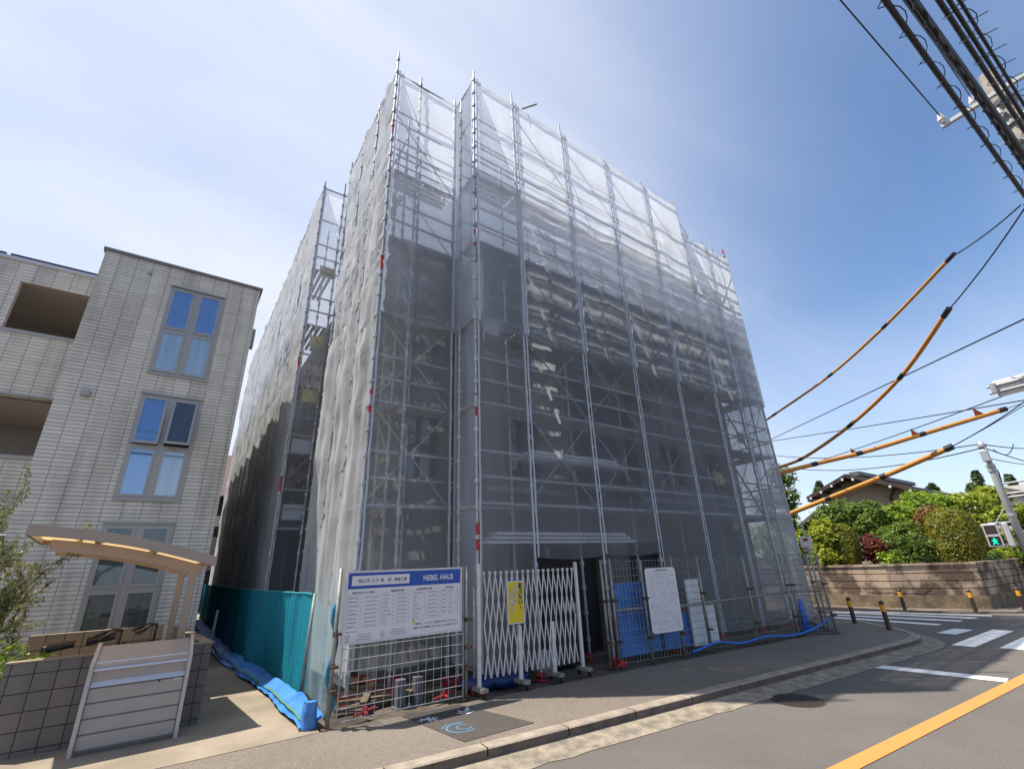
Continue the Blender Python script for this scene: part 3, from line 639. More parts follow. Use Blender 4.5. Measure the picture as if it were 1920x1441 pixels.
# balcony wing, set back
WY = 13.3
wo = [(-3.84,-2.42,6.98,8.13),(-9,-2.42,4.27,5.5),(-9,-2.42,.3,2.75)]
b = MB(); wall_open(b, -9.5, -2.415, WY, .1, 8.62, wo, .15); b.build('balcony_wall', M['tile'], ap)
b = MB()
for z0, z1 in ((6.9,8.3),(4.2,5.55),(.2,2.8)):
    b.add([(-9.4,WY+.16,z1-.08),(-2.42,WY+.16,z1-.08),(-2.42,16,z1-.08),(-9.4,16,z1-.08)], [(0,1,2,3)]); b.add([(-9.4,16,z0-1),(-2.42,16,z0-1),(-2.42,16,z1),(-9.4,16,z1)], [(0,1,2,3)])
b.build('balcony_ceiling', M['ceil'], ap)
b = MB(); b.add([(-3.2,15.95,6.0),(-2.5,15.95,6.0),(-2.5,15.95,7.7),(-3.2,15.95,7.7)], [(0,1,2,3)]); b.add([(-6,15.95,3.3),(-4.2,15.95,3.3),(-4.2,15.95,5.2),(-6,15.95,5.2)], [(0,1,2,3)]); b.build('balcony_door', M['gl_d'], ap)
b = MB(); b.box((-3.86,WY-.03,6.90),(-2.415,WY+.16,6.975)); b.box((-9,WY-.03,4.2),(-2.415,WY+.16,4.265)); b.box((-9.5,WY-.03,3.40),(-2.415,WY-.003,3.47)); b.box((-9,WY-.05,5.505),(-2.415,WY-.003,5.55)); b.build('balcony_rail', M['frame'], ap)
b = MB(); b.box((-9.5,WY-.04,8.625),(-2.46,WY+.3,8.70)); b.build('flashing', M['alum'], ap)
sp = thing('solar_panel', 'row of dark solar panels tilted on the roof edge of the white flats', 'solar panel', (-5,13.6,8.75))
for k in range(3):
    x1 = -2.55-1.75*k; b = MB(); b.bar((x1-1.68,WY+.25,8.86),(x1,WY+.25,8.86), .06, .05)
    b.add([(x1-1.68,WY+.22,8.80),(x1,WY+.22,8.80),(x1,WY+1.3,9.35),(x1-1.68,WY+1.3,9.35),(x1-1.68,WY+.22,8.74),(x1,WY+.22,8.74),(x1,WY+1.3,9.28),(x1-1.68,WY+1.3,9.28)], [(0,1,2,3),(7,6,5,4),(0,4,5,1),(1,5,6,2),(2,6,7,3),(3,7,4,0)]); b.build('panel', M['solar'], sp)
b = MB(); b.box((-8,WY+.35,8.62),(-2.6,WY+.4,8.74)); b.build('rail', M['alum'], sp)
b = MB(); b.tube([(-2.3,14,.1),(-2.3,14,.2)], .02)

# ---------------------------------------------------------------- block walls, cycle shelter, refuse box, bicycles
fwl = thing('block_wall', 'dark grey concrete block wall by the pavement, behind the refuse box', 'wall', (-.3,7.9,.12))
b = MB(); b.box((-1.22,7.85,.1),(.68,7.97,1.0)); b.build('block_face', M['block'], fwl)
b = MB(); b.add([(.68,7.97,.1),(.68,7.97,1.0),(.56,7.97,1.0),(.56,7.97,.1),(.41,11.2,.1),(.41,11.2,1.0),(.29,11.2,1.0),(.29,11.2,.1)], [(0,4,5,1),(1,5,6,2),(2,6,7,3),(4,7,6,5)]); b.build('return_wall', M['blocky'], fwl)
b = MB(); b.box((-1.23,7.84,1.003),(.69,7.98,1.02)); b.add([(.69,7.98,1.02),(.55,7.98,1.02),(.28,11.21,1.02),(.42,11.21,1.02)], [(0,1,2,3)]); b.build('cap', M['conc'], fwl)
bw2 = MB(); bw2.box((-1.45,10.3,.1),(.16,10.42,1.1)); tag(bw2.build('block_wall', M['blockb']), 'low tan block wall behind the bicycles, under the ground floor window', 'wall')
cp = thing('cycle_shelter', 'small curved bronze cycle shelter roof on two posts beside the white flats', 'cycle shelter', (.3,8.6,.12))
def roofz(x): t = (x+1.42)/1.95; return 2.44-.40*t+.07*math.sin(math.pi*t)
def strip_arch(y0, y1, dz0, dz1, x0=-1.42, x1=.53, n=14):
    b = MB(); sh = lambda y: -.085*(y-8)
    xs = [x0+(x1-x0)*i/n for i in range(n+1)]
    for i in range(n):
        a, c = xs[i], xs[i+1]; za, zc = roofz(a), roofz(c)
        b.add([(px_+sh(py_),py_,pz_) for px_,py_,pz_ in [(a,y0,za+dz0),(c,y0,zc+dz0),(c,y1,zc+dz0),(a,y1,za+dz0),(a,y0,za+dz1),(c,y0,zc+dz1),(c,y1,zc+dz1),(a,y1,za+dz1)]], [(0,3,2,1),(4,5,6,7),(0,1,5,4),(2,3,7,6)]+([(3,0,4,7)] if i == 0 else [])+([(1,2,6,5)] if i == n-1 else []))
    return b
for y in (7.75, 9.7): strip_arch(y, y+.07, -.1, .02).build('fascia', M['bronze'], cp)
strip_arch(7.823, 9.697, -.03, -.018).build('roof_sheet', M['poly'], cp)
for x in (-1.40, -.77, -.14, .49):
    b = MB(); z = roofz(x); b.bar((x+.016,7.825,z-.067),(x-.144,9.695,z-.067), .04, .066); b.build('roof_rib', M['bronze'], cp)
for y in (8.15, 9.35):
    strip_arch(y, y+.08, -.24, -.105, -1.2, .42).build('girder', M['bronze'], cp)
    b = MB(); xs_ = -.085*(y-8); b.box((.30+xs_,y-.01,.12),(.385+xs_,y+.09,roofz(.34)-.2)); b.build('post', M['bronze'], cp, bevel=.01)
bn = thing('refuse_box', 'grey metal refuse collection box with ribbed front and sloping lid', 'refuse box', (0,7.5,.12))
# body is a slanted-front cabinet standing against the wall
X0, X1, Y0, Y1 = -.44, .42, 7.44, 7.80
b = MB(); b.add([(X0,Y0,.16),(X1,Y0,.16),(X1,Y0,.78),(X0,Y0,.78),(X0,Y1,.16),(X1,Y1,.16),(X1,Y1,1.08),(X0,Y1,1.08),(X0,Y0,.90),(X1,Y0,.90)], [(0,1,2,3),(3,2,9,8),(0,4,5,1),(5,4,7,6),(0,3,8,7,4),(1,5,6,9,2)]); b.build('body', M['bin'], bn)
b = MB(); b.add([(X0+.004,Y0-.03,.94),(X1-.004,Y0-.03,.94),(X1-.004,Y1-.02,1.10),(X0+.004,Y1-.02,1.10),(X0+.004,Y0-.03,.92),(X1-.004,Y0-.03,.92),(X1-.004,Y1-.02,1.085),(X0+.004,Y1-.02,1.085)], [(0,1,2,3),(7,6,5,4),(0,4,5,1),(1,5,6,2),(2,6,7,3),(3,7,4,0)]); b.build('lid', M['bin'], bn)
b = MB(); b.add([(X0+.004,Y0-.05,.895),(X1-.004,Y0-.05,.895),(X1-.004,Y0+.03,.972),(X0+.004,Y0+.03,.972),(X0+.004,Y0-.003,.885),(X1-.004,Y0-.003,.885)], [(0,1,2,3),(0,4,5,1),(0,3,4),(1,5,2)]); b.build('lid_edge', M['alum'], bn)
b = MB(); b.add([(X0+.004,Y0-.04,.74),(X1-.004,Y0-.04,.74),(X1-.004,Y0-.003,.79),(X0+.004,Y0-.003,.79),(X0+.004,Y0-.003,.735),(X1-.004,Y0-.003,.735)], [(0,1,2,3),(0,4,5,1),(0,3,4),(1,5,2)]); b.build('handle_rail', M['alum'], bn)
for k in range(4):
    z0 = .17+k*.142; b = MB(); b.box((X0+.004,Y0-.02,z0),(X1-.004,Y0-.003,z0+.128)); b.build('front_panel', M['bin'], bn, bevel=.005)
b = MB(); b.box((X0+.004,Y0-.009,.15),(X1-.004,Y0-.002,.735)); b.build('groove', M['bind'], bn)
b = MB(); b.box((X0+.01,Y0+.02,.122),(X1-.01,Y1-.02,.158)); b.build('plinth', M['bind'], bn)
for x in (X0-.04, X1+.001):
    b = MB(); b.box((x,Y0-.05,.125),(x+.038,Y0+.0,.90)); b.add([(x,Y0-.05,.90),(x+.038,Y0-.05,.90),(x+.038,Y1,1.12),(x,Y1,1.12),(x,Y0-.05,.95),(x+.038,Y0-.05,.95),(x+.038,Y1,1.14),(x,Y1,1.14)], [(0,3,2,1),(4,5,6,7),(0,1,5,4),(1,2,6,5),(2,3,7,6),(3,0,4,7)]); b.box((x+.003,Y1-.04,.125),(x+.035,Y1,1.12)); b.build('side_frame', M['binf'], bn)
b = MB(); b.tube([(.18,Y0-.022,.715),(.18,Y0-.003,.715)], .011, 10); b.build('lock', M['black'], bn)
b = MB(); b.box((.315,Y0-.024,.708),(.395,Y0-.021,.722)); b.build('name_badge', M['alum'], bn)
def bicycle(label, x, y, hx, basket, turn):
    t = thing('bicycle', label, 'bicycle', (x,y,.12), 'bicycles behind the block wall')
    c, s = math.cos(turn), math.sin(turn)
    def W(u, v, z): return (x+u*c-v*s, y+u*s+v*c, z)
    f = MB(); hd = 1.0
    f.tube([W(0,0,.9),W(.08,0,.42),W(.55,0,.66),W(.60,0,.98)], .016, 8); f.tube([W(.08,0,.42),W(-.35,0,.45),W(0,0,.82)], .011, 6); f.tube([W(.58,0,.8),W(.72,0,.45)], .014, 6); f.build('frame', M['cable'], t, smooth=True)
    for u in (-.35, .72):
        w = MB(); w.tube([W(u+.33*math.cos(a),0,.46+.33*math.sin(a)) for a in [i*math.pi/14 for i in range(29)]], .018, 6, cap=False); wh = w.build('wheel', M['black'], t, smooth=True)
        sp_ = MB()
        for k in range(10): a = k*math.pi/10; sp_.tube([W(u+.32*math.cos(a),.004*(k%2),.46+.32*math.sin(a)),W(u-.32*math.cos(a),-.004*(k%2),.46-.32*math.sin(a))], .0015, 3)
        sp_.build('spokes', M['alum'], wh)
    h = MB(); h.tube([W(.60,0,.96),W(.605,0,1.19)], .014, 8); h.tube([W(.42,-.27,1.14),W(.52,-.19,1.2),W(.60,-.06,1.2),W(.605,0,1.19),W(.60,.06,1.2),W(.52,.19,1.2),W(.42,.27,1.14)], .012, 8); hb = h.build('handlebar', M['cable'], t, smooth=True)
    for v in (-1, 1):
        g = MB(); g.tube([W(.36,v*.30,1.12),W(.46,v*.24,1.17)], .018, 8); g.build('grip', M['black'], hb); g = MB(); g.tube([W(.47,v*.22,1.16),W(.40,v*.27,1.085)], .006, 5); g.build('brake_lever', M['cable'], hb)
    s_ = MB(); pts = [(-.14,.09),(-.10,.11),(0,.085),(.12,.03),(.16,.012)]
    for i in range(len(pts)-1):
        (u0,w0),(u1,w1) = pts[i], pts[i+1]; z = 1.10
        s_.add([W(u0,-w0,z-.02),W(u1,-w1,z-.02+.005*i),W(u1,0,z+.012+.008*i),W(u0,0,z+.012),W(u0,w0,z-.02),W(u1,w1,z-.02+.005*i),W(u0,-w0*.8,z-.09+.012*i),W(u1,-w1*.8,z-.078+.012*i),W(u0,w0*.8,z-.09+.012*i),W(u1,w1*.8,z-.078+.012*i)], [(0,1,2,3),(3,2,5,4),(6,7,1,0),(4,5,9,8),(8,9,7,6)])
    s_.build('saddle', M['black'], t, smooth=True)
    if basket:
        k = MB(); 
        for z, e in ((1.04,1.0),(.98,.95),(.92,.9),(.86,.86),(.80,.82)): k.tube([W(.66,-.19*e,z),W(.66+.3*e,-.17*e,z),W(.66+.3*e,.17*e,z),W(.66,.19*e,z),W(.66,-.19*e,z)], .003, 4)
        for i in range(9):
            v = -.17+.0425*i; k.tube([W(.96,v,1.04),W(.90,v*.8,.80),W(.67,v*.8,.80),W(.66,v,1.04)], .0025, 4)
        k.build('basket', M['cable'], t)
bicycle('bicycle with a wire front basket, nearer the refuse box', -.92, 8.55, 0, True, .15)
bicycle('basketless bicycle behind the one with the wire basket', -.55, 9.1, 0, False, .12)

# ---------------------------------------------------------------- vegetation helpers
def leaf(b, p, nrm, l, w):
    a = nrm.cross(Vector((random.uniform(-1,1),random.uniform(-1,1),random.uniform(-.4,1))))
    if a.length < 1e-3: a = Vector((1,0,0))
    a.normalize(); c = nrm.cross(a); b.add([p-a*l*.5, p+c*w*.5+a*l*.05, p+a*l*.5, p-c*w*.5+a*l*.05], [(0,1,2,3)])
def crown(b, c, rad, n, l, w, rough=.28, fs=1.1, shell=.55, box=0, seed=0):
    c = Vector(c); k = 0; sd = Vector((seed*3.1, seed*1.7, seed*.9))
    if rough > .2:
        per = 16; cr_ = max(.10, .26*min(rad)**.6)
        for _ in range(n//per):
            d = Vector((random.gauss(0,1),random.gauss(0,1),random.gauss(.15,1))).normalized()
            r = (1+rough*1.1*N3((Vector((d.x*rad[0],d.y*rad[1],d.z*rad[2]))+c)*fs+sd))*(1-.5*random.random()**2.2)
            q = c+Vector((d.x*rad[0],d.y*rad[1],d.z*rad[2]))*r; cs = cr_*random.uniform(.6,1.3)
            for _k in range(per):
                o = Vector((random.gauss(0,.5),random.gauss(0,.5),random.gauss(0,.28)))*cs
                nn = (d*.5+Vector((random.gauss(0,.5),random.gauss(0,.5),random.gauss(.65,.45)))).normalized()
                leaf(b, q+o, nn, l*random.uniform(.6,1.3), w*random.uniform(.7,1.4))
        return
    while k < n:
        d = Vector((random.gauss(0,1),random.gauss(0,1),random.gauss(0,1))).normalized()
        if box: m_ = max(abs(d.x),abs(d.y),abs(d.z)); d2 = d*(1-box)+d/m_*box*.85
        else: d2 = d
        q = Vector((d2.x*rad[0],d2.y*rad[1],d2.z*rad[2]))
        nz = N3((c+q)*fs+sd)+.5*N3((c+q)*fs*2.3+sd)
        r = 1+rough*nz
        t = 1-random.random()**2*shell
        if rough > .2 and nz < -.42 and random.random() < .8: k += 1; continue
        p = c+q*(r*t); nn = (d+Vector((random.gauss(0,.55),random.gauss(0,.55),random.gauss(.25,.55)))).normalized()
        leaf(b, p, nn, l*random.uniform(.6,1.3), w*random.uniform(.6,1.3)); k += 1
def plant(name, label, cat, base, blobs, lf, n, l, w, trunk=True, group=None, **kw):
    t = thing(name, label, cat, base, group); b = MB()
    tot = sum(r[0]*r[1]+r[0]*r[2]+r[1]*r[2] for c, r in blobs)
    for i, (c, r) in enumerate(blobs): crown(b, c, r, int(n*(r[0]*r[1]+r[0]*r[2]+r[1]*r[2])/tot), l, w, seed=len(bpy.data.objects)+i, **kw)
    b.build('crown', LF[lf], t)
    if trunk:
        q = MB(); B = Vector(base); top = Vector(blobs[0][0])
        for c, r in blobs[:6]:
            c = Vector(c); mid = B.lerp(Vector((top.x,top.y,c.z)), .6)+Vector((.1*random.uniform(-1,1),.1*random.uniform(-1,1),0))
            h = max(.03, .035*(c-B).length**.5); q.tube([B, B.lerp(mid,.5), mid, c], [h*1.5, h*1.2, h, h*.3], 7)
        q.build('trunk', M['bark'], t, smooth=True)
    return t
# olive shrub at the left edge, inside the block wall
ov = thing('olive_shrub', 'thin leggy olive shrub at the left edge in front of the white flats', 'shrub', (-2.35,8.9,.12))
tb, lb = MB(), MB(); base = Vector((-2.2,8.9,.12))
random.seed(21)
def olive_branch(p, d, ln, r, lev):
    pts = [p]; cur = p.copy(); dd = d.copy()
    for k in range(5):
        dd = (dd+Vector((random.gauss(0,.16),random.gauss(0,.16),random.gauss(.05,.1)))).normalized(); cur = cur+dd*ln/5; pts.append(cur.copy())
        if lev < 2 and k >= 1 and random.random() < (.95 if lev == 0 else .7): olive_branch(cur.copy(), (dd+Vector((random.gauss(0,.6),random.gauss(0,.6),random.gauss(.1,.3)))).normalized(), ln*.55, r*.5, lev+1)
        if lev >= 1:
            for q in range(17):
                v = cur-dd*ln/5*random.random(); n_ = Vector((random.gauss(0,1),random.gauss(0,1),random.gauss(.3,.8))).normalized(); leaf(lb, v+n_.cross(dd)*random.uniform(.01,.05), n_, random.uniform(.05,.085), random.uniform(.012,.02))
    tb.tube(pts, [r*(1-.15*i) for i in range(len(pts))], 5)
for k in range(12):
    a = k*.53; olive_branch(base+Vector((.08*math.cos(a),.08*math.sin(a),0)), Vector((.20*math.cos(a)+.02,.2*math.sin(a),1)).normalized(), random.uniform(1.25,1.85), .02, 0)
for k in range(5): olive_branch(base+Vector((.1,-.1,.3)), Vector((random.uniform(.1,.45),random.uniform(-.5,.3),.7)).normalized(), random.uniform(.7,1.1), .012, 0)
tb.build('branches', M['bark'], ov); lb.build('leaves', LF['olive'], ov)
plant('ground_shrub', 'low green shrub peeping over the block wall below the olive', 'shrub', (-1.3,8.4,.12), [((-1.3,8.45,.85),(.35,.25,.3))], 'light', 700, .07, .03, trunk=False)

# house seen down the alley
nb = thing('alley_house', 'brown timber house with a tiled roof glimpsed at the end of the alley', 'house', (0,34,.1))
b = MB(); b.box((-5,33.2,.1),(3.5,38,6.5)); b.build('wall', M['wood'], nb)
b = MB(); b.add([(-5.5,32.4,6.3),(4,32.4,6.3),(4,35.6,9.4),(-5.5,35.6,9.4),(4,38.8,6.3),(-5.5,38.8,6.3)], [(0,1,2,3),(3,2,4,5)]); b.build('roof', M['rooftile'], nb, solid=.12)
b = MB(); b.box((-5,33.0,4.6),(3.5,33.19,5.2)); b.build('eaves_band', M['plastw'], nb)
b = MB(); b.box((-5,32.9,2.2),(3.5,33.19,4.0)); b.build('balcony', M['bronze'], nb)

# ---------------------------------------------------------------- alley netting, tarpaulin
def hang(fn, nu, nv, name, m, label, cat, group=None):
    b = MB(); b.grid(fn, nu, nv); return tag(b.build(name, m, smooth=True), label, cat, group)
def gfn(u, v):
    y = 8.02+u*19; e = .07*N3(Vector((y*1.6, v*.8, 1)))+.05*(1-abs(N3(Vector((y*4.2+.3*v, v*.5, 4))))*2); x = 1.90-.30*min(1,max(0,(y-8.6)/4.5))+e*(1-.5*v)
    top = 1.52+.03*N3(Vector((y*2.2, 0, 7)))
    return (x, y, .16+(top-.16)*v)
hang(gfn, 340, 14, 'safety_net', M['gnet'], 'long teal safety net hung along the alley at the foot of the scaffolding', 'safety net')
def g2(u, v):
    p = Vector((1.92,7.96,0)).lerp(Vector((1.90,6.62,0)), u); sagz = .13*4*u*(1-u)*v
    return (p.x+.05*N3(Vector((u*3,v*2,5))), p.y, .25+(1.28-.0*u)*v-sagz-.0)
hang(g2, 24, 16, 'safety_net', M['bnet'], 'pale see-through blue net between the teal net and the notice board post', 'safety net')
b = MB(); pts = [(1.87+.04*math.sin(i*1.3), 6.55+.02*math.cos(i*2.1), .2+i*.13) for i in range(11)]; b.tube(pts, [.03,.04,.03,.028,.034,.03,.025,.03,.034,.028,.02], 7); tag(b.build('rolled_net', mat('bunched_net', (.02,.2,.36), None, rough=.8), smooth=True), 'bunched blue net tied up the post left of the notice board', 'net')
b = MB(); b.tube([(1.885,7.98,.16),(1.93,7.97,1.52)], .024, 10); tag(b.build('net_pole', M['dsteel'], smooth=True), 'upright pipe at the street end of the teal safety net', 'pole')
b = MB(); b.tube([(1.905,7.97,1.53)]+[(1.9-.30*min(1,max(0,(y-8.6)/4.5))+.02*N3(Vector((y,1,1))),y,1.515+.03*N3(Vector((y*2.2,0,7)))) for y in [8.02+k*.3 for k in range(60)]], .012, 5); tag(b.build('net_rope', M['teal']), 'teal rope threaded along the top of the safety net', 'rope')
b = MB(); b.tube([(1.22,14.6,.12),(1.26,14.6,1.05)], .03, 10); tag(b.build('marker_post', M['signw'], smooth=True), 'short white pipe standing in the alley beside the teal net', 'post')
def tarp(u, v):
    y = 6.60+v**1.2*17; wd = .40-.12*v; x = 1.57+.27*u-.30*min(1,max(0,(y-8.6)/4.5)); h = .03+.05*abs(N3(Vector((x*6,y*2.5,0))))+.16*u**3*(.6+.4*N3(Vector((y*1.5,0,2))))
    return (x+.06*N3(Vector((y*1.1,2,u))), y+.03*N3(Vector((u*5,y,1))), .125+h)
hang(tarp, 14, 160, 'tarpaulin', M['blue'], 'crumpled bright blue tarpaulin laid on the ground along the alley net', 'tarpaulin')
b = MB(); b.grid(lambda u, v: (1.62+.03*u+.03*N3(Vector((v*9,0,3)))-.30*min(1,max(0,(v*9-1.85)/4.5)), 6.75+v*9, .205+.03*N3(Vector((v*20,u,1)))), 2, 60); tag(b.build('green_tape', mat('tape_green', (.08,.2,.09), None, rough=.6)), 'green tape running along the blue tarpaulin', 'tape')
b = MB()
def bx(u, v):
    a = u*2*math.pi; r = 1+.2*N3(Vector((math.cos(a)*2,math.sin(a)*2,v*4))); m_ = max(abs(math.cos(a)),abs(math.sin(a)))**.8; return (1.70+.075*r*math.cos(a)/m_*(1.15-.2*v), 6.66+.07*r*math.sin(a)/m_*(1.15-.2*v), .13+.26*v)
b.grid(bx, 20, 8); b.add([(1.70+.065*math.cos(i*.5236),6.66+.06*math.sin(i*.5236),.392) for i in range(12)], [tuple(range(12))]); tag(b.build('wrapped_block', M['blue'], smooth=True), 'concrete foot wrapped in blue sheeting at the end of the tarpaulin', 'block')
# ---------------------------------------------------------------- mesh fence panels
def lat(i): return i
def fence_panel(p, q, z0, z1, label, nx, nz, m=None, post_ends=(1,1)):
    p, q = Vector((p[0],p[1],0)), Vector((q[0],q[1],0)); t = thing('mesh_fence_panel', label, 'mesh fence', (p.x,p.y,z0), 'wire mesh fence panels along the site')
    b = MB(); r = .0035
    for i in range(nx+1):
        a = p.lerp(q, i/nx); b.tube([(a.x,a.y,z0),(a.x,a.y,z1)], r, 4, cap=False)
    for j in range(nz+1):
        z = z0+(z1-z0)*j/nz; rr = r*1.25; o = Vector((0,-.007,0)); a, c = p+o, q+o; b.tube([(a.x,a.y,z),(c.x,c.y,z)], rr, 4, cap=False)
    b.build('wire_mesh', m or M['steel'], t)
    f = MB(); f.tube([(p.x,p.y,z0-.03),(p.x,p.y,z1),(q.x,q.y,z1),(q.x,q.y,z0-.03)], .0085, 6); f.build('frame', m or M['steel'], t)
    return t
fence_panel((1.96,6.47), (3.66,6.47), .17, 1.80, 'mesh fence panel carrying the blue and white notice board', 15, 13)
fp = [(6.68,6.38),(7.4,6.27),(8.13,6.18),(8.92,6.10),(10.36,5.92),(11.88,5.77),(12.5,5.30)]
fl = ['mesh fence panel in front of the blue sheet, right of the gate opening', 'mesh fence panel behind the white document board', 'mesh fence panel in front of the white boards', 'long mesh fence panel right of the white boards', 'mesh fence panel before the last street-side pipe post', 'narrow mesh fence panel turning round the corner beside the blue cone']
for i in range(len(fp)-1): 
    w = math.dist(fp[i], fp[i+1]); fence_panel(fp[i], fp[i+1], .16, 1.80, fl[i], max(4,round(w/.085)), 13, M['dsteel'])
fence_panel((12.5,5.30), (14.2,6.6), .16, 1.80, 'end mesh fence panel running back round the street corner', 16, 13, M['dsteel'])
def fpost(x, y, zt, label, clamps=(.45,1.2), m='dsteel'):
    t = thing('fence_post', label, 'post', (x,y,.12), 'pipe posts of the site fence')
    b = MB(); b.tube([(x,y,.12),(x,y,zt)], .0243, 10); b.build('pipe', M[m], t, smooth=True)
    b = MB(); b.box((x-.06,y-.06,.12),(x+.06,y+.06,.128)); b.build('foot', M['rust'], t)
    for z in clamps:
        b = MB(); b.tube([(x,y,z-.025),(x,y,z+.025)], .035, 8); b.box((x-.02,y-.09,z-.015),(x+.05,y-.03,z+.015)); b.build('clamp', M['rust'], t)
for (x, y, zt, l) in [(1.86,6.47,1.85,'weathered pipe post at the left end of the notice board fence'),(3.71,6.47,1.83,'pipe post just right of the blue and white notice board'),(6.52,6.43,1.84,'left one of the close pair of pipe posts beside the gate opening'),(6.68,6.36,1.85,'right one of the close pair of pipe posts beside the gate opening'),(7.4,6.25,1.80,'pipe post behind the left edge of the white document board'),(8.20,6.15,1.86,'pipe post touching the right edge of the white document board'),(8.95,6.07,1.84,'pipe post between the white boards and the mesh sheet'),(10.38,5.89,1.84,'lone pipe post before the low end of the street face'),(11.80,5.76,1.84,'left one of the pair of pipe posts at the blue hose end'),(11.93,5.72,1.82,'right one of the pair of pipe posts at the blue hose end'),(12.52,5.27,1.8,'pipe post on the street corner of the fence'),(13.0,5.72,1.8,'pipe post just round the corner, behind the blue cone')]:
    fpost(x, y, zt, l, (.5,1.15) if x > 3.8 else (.5,.75,1.1))
b = MB(); b.tube([(3.84,6.46,.35),(3.84,6.46,1.52)], .0243, 10); tag(b.build('fence_post', M['steel'], smooth=True), 'short grey pipe clamped between the notice board post and the gate', 'post')
def rail(p, q, label):
    b = MB(); b.tube([p, q], .0243, 8); tag(b.build('fence_rail', M['dsteel'], smooth=True), label, 'rail', 'horizontal pipes of the site fence')
rail((6.7,6.42,.98), (8.2,6.22,.98), 'horizontal pipe crossing behind the white document board'); rail((8.2,6.20,.95), (12.0,5.80,1.0), 'long horizontal pipe from the document board to the corner'); rail((12.0,5.76,1.0), (12.5,5.36,1.0), 'short horizontal pipe at the fence corner')

# ---------------------------------------------------------------- notice board
nbd = thing('notice_board', 'large blue and white construction notice board tied to the left mesh fence', 'notice board', (2.75,6.4,1.0))
BX0, BX1, BZ0, BZ1, BYY = 1.93, 3.58, .985, 1.795, 6.40
W_, H_ = BX1-BX0, BZ1-BZ0
b = MB(); b.box((BX0,BYY,BZ0),(BX1,BYY+.02,BZ1)); b.build('panel', M['signw'], nbd)
b = MB()
for (x0,z0,x1,z1) in ((BX0-.015,BZ0-.015,BX0+.008,BZ1+.015),(BX1-.008,BZ0-.015,BX1+.015,BZ1+.015),(BX0+.0085,BZ0-.015,BX1-.0085,BZ0+.008),(BX0+.0085,BZ1-.008,BX1-.0085,BZ1+.015)): b.box((x0,BYY-.008,z0),(x1,BYY+.024,z1))
b.build('frame', M['alum'], nbd)
def BP(u, v): return (BX0+u*W_, BYY-.004, BZ1-v*H_)
def rect(b, u0, v0, u1, v1, y, m=0): b.add([(BX0+u0*W_,y,BZ1-v1*H_),(BX0+u1*W_,y,BZ1-v1*H_),(BX0+u1*W_,y,BZ1-v0*H_),(BX0+u0*W_,y,BZ1-v0*H_)], [(0,1,2,3)], m)
b = MB(); rect(b, .008, .012, .992, .245, BYY-.002); b.build('blue_header', M['signb'], nbd)
b = MB(); rect(b, .035, .055, .51, .20, BYY-.0032); b.build('name_strip', M['signw'], nbd)
b = MB(); text(b, 'HEBEL HAUS', .098, (BX0+.635*W_,BYY-.0035,BZ1-.173*H_), bold=.022, sx=.86); b.build('white_lettering', M['signw'], nbd)
b = MB(); y = BYY-.0045
text(b, '朝比奈 正子 様', .052, (BX0+.085*W_,y,BZ1-.155*H_)); text(b, '邸　新築工事', .050, (BX0+.325*W_,y,BZ1-.155*H_), bold=.012, sx=.9)
y = BYY-.002
heads = [('建築基準法による確認済', .045, .245), ('建設業の許可票', .355, .23), ('労災保険関係成立票', .575, .235), ('工事予定表', .845, .11)]
for t_, u, w in heads: text(b, t_, .0265, (BX0+u*W_,y,BZ1-.315*H_), bold=.012)
rows1 = ['確認年月日番号','確認済証交付者','建築主又は築造主氏名','設計者氏名','工事監理者氏名','工事施工者氏名','工事現場管理者氏名','建築確認に係る']
rows2 = ['商号又は名称','代表者の氏名','主任技術者','監理技術者','一般建設業の別','許可を受けた建設業','許可番号','許可年月日']
rows3 = ['保険関係成立年月日','労働保険','番号','事業期間','事業主の住所氏名','注文者の氏名','事業主代理人']
rows4 = ['基礎工事','鉄骨工事','外壁工事','木工事','内装工事','外構工事']
for i, t_ in enumerate(rows1): text(b, t_, .0165, (BX0+.022*W_,y,BZ1-(.378+i*.0585)*H_), sx=.85 if len(t_) > 8 else 1)
for i, t_ in enumerate(rows2): text(b, t_, .0155, (BX0+.292*W_,y,BZ1-(.365+i*.058)*H_), sx=.9)
for i, t_ in enumerate(rows3): text(b, t_, .0155, (BX0+.558*W_,y,BZ1-(.365+i*.062)*H_), sx=.9)
for i, t_ in enumerate(rows4): text(b, t_, .0175, (BX0+.815*W_,y,BZ1-(.362+i*.067)*H_))
text(b, '●お問い合わせ先', .019, (BX0+.015*W_,y,BZ1-.855*H_)); text(b, '工事中は、いろいろとご迷惑をおかけしております。', .0285, (BX0+.565*W_,y,BZ1-.845*H_), bold=.006, sx=1.0); text(b, '危険ですので現場内に立ち入らないようお願い致します。', .0285, (BX0+.56*W_,y,BZ1-.905*H_), bold=.006, sx=.95)
for i, t_ in enumerate(['担当部署','電話番号','工事担当']): text(b, t_, .0155, (BX0+.015*W_,y,BZ1-(.905+i*.034)*H_)); text(b, ['支店','連絡先','責任者'][i], .0155, (BX0+.29*W_,y,BZ1-(.885+i*.036)*H_))
b.build('black_lettering', M['ink'], nbd)
b = MB(); random.seed(4)
for (u0, u1, v0, n_, st) in ((.14,.25,.365,8,.0585),(.395,.50,.352,8,.058),(.67,.78,.352,7,.062),(.875,.925,.352,6,.067),(.94,.985,.352,6,.067),(.10,.22,.89,3,.034),(.36,.50,.87,3,.036)):
    for i in range(n_):
        v = v0+i*st; u = u0+random.uniform(0,.02)
        while u < u1-.01:
            w = random.uniform(.004,.009); rect(b, u, v, u+w, v+.011, BYY-.002); u += w+random.uniform(.002,.005)
b.build('small_print', M['inkg'], nbd)
b = MB(); lw = .0012; yy = BYY-.0015
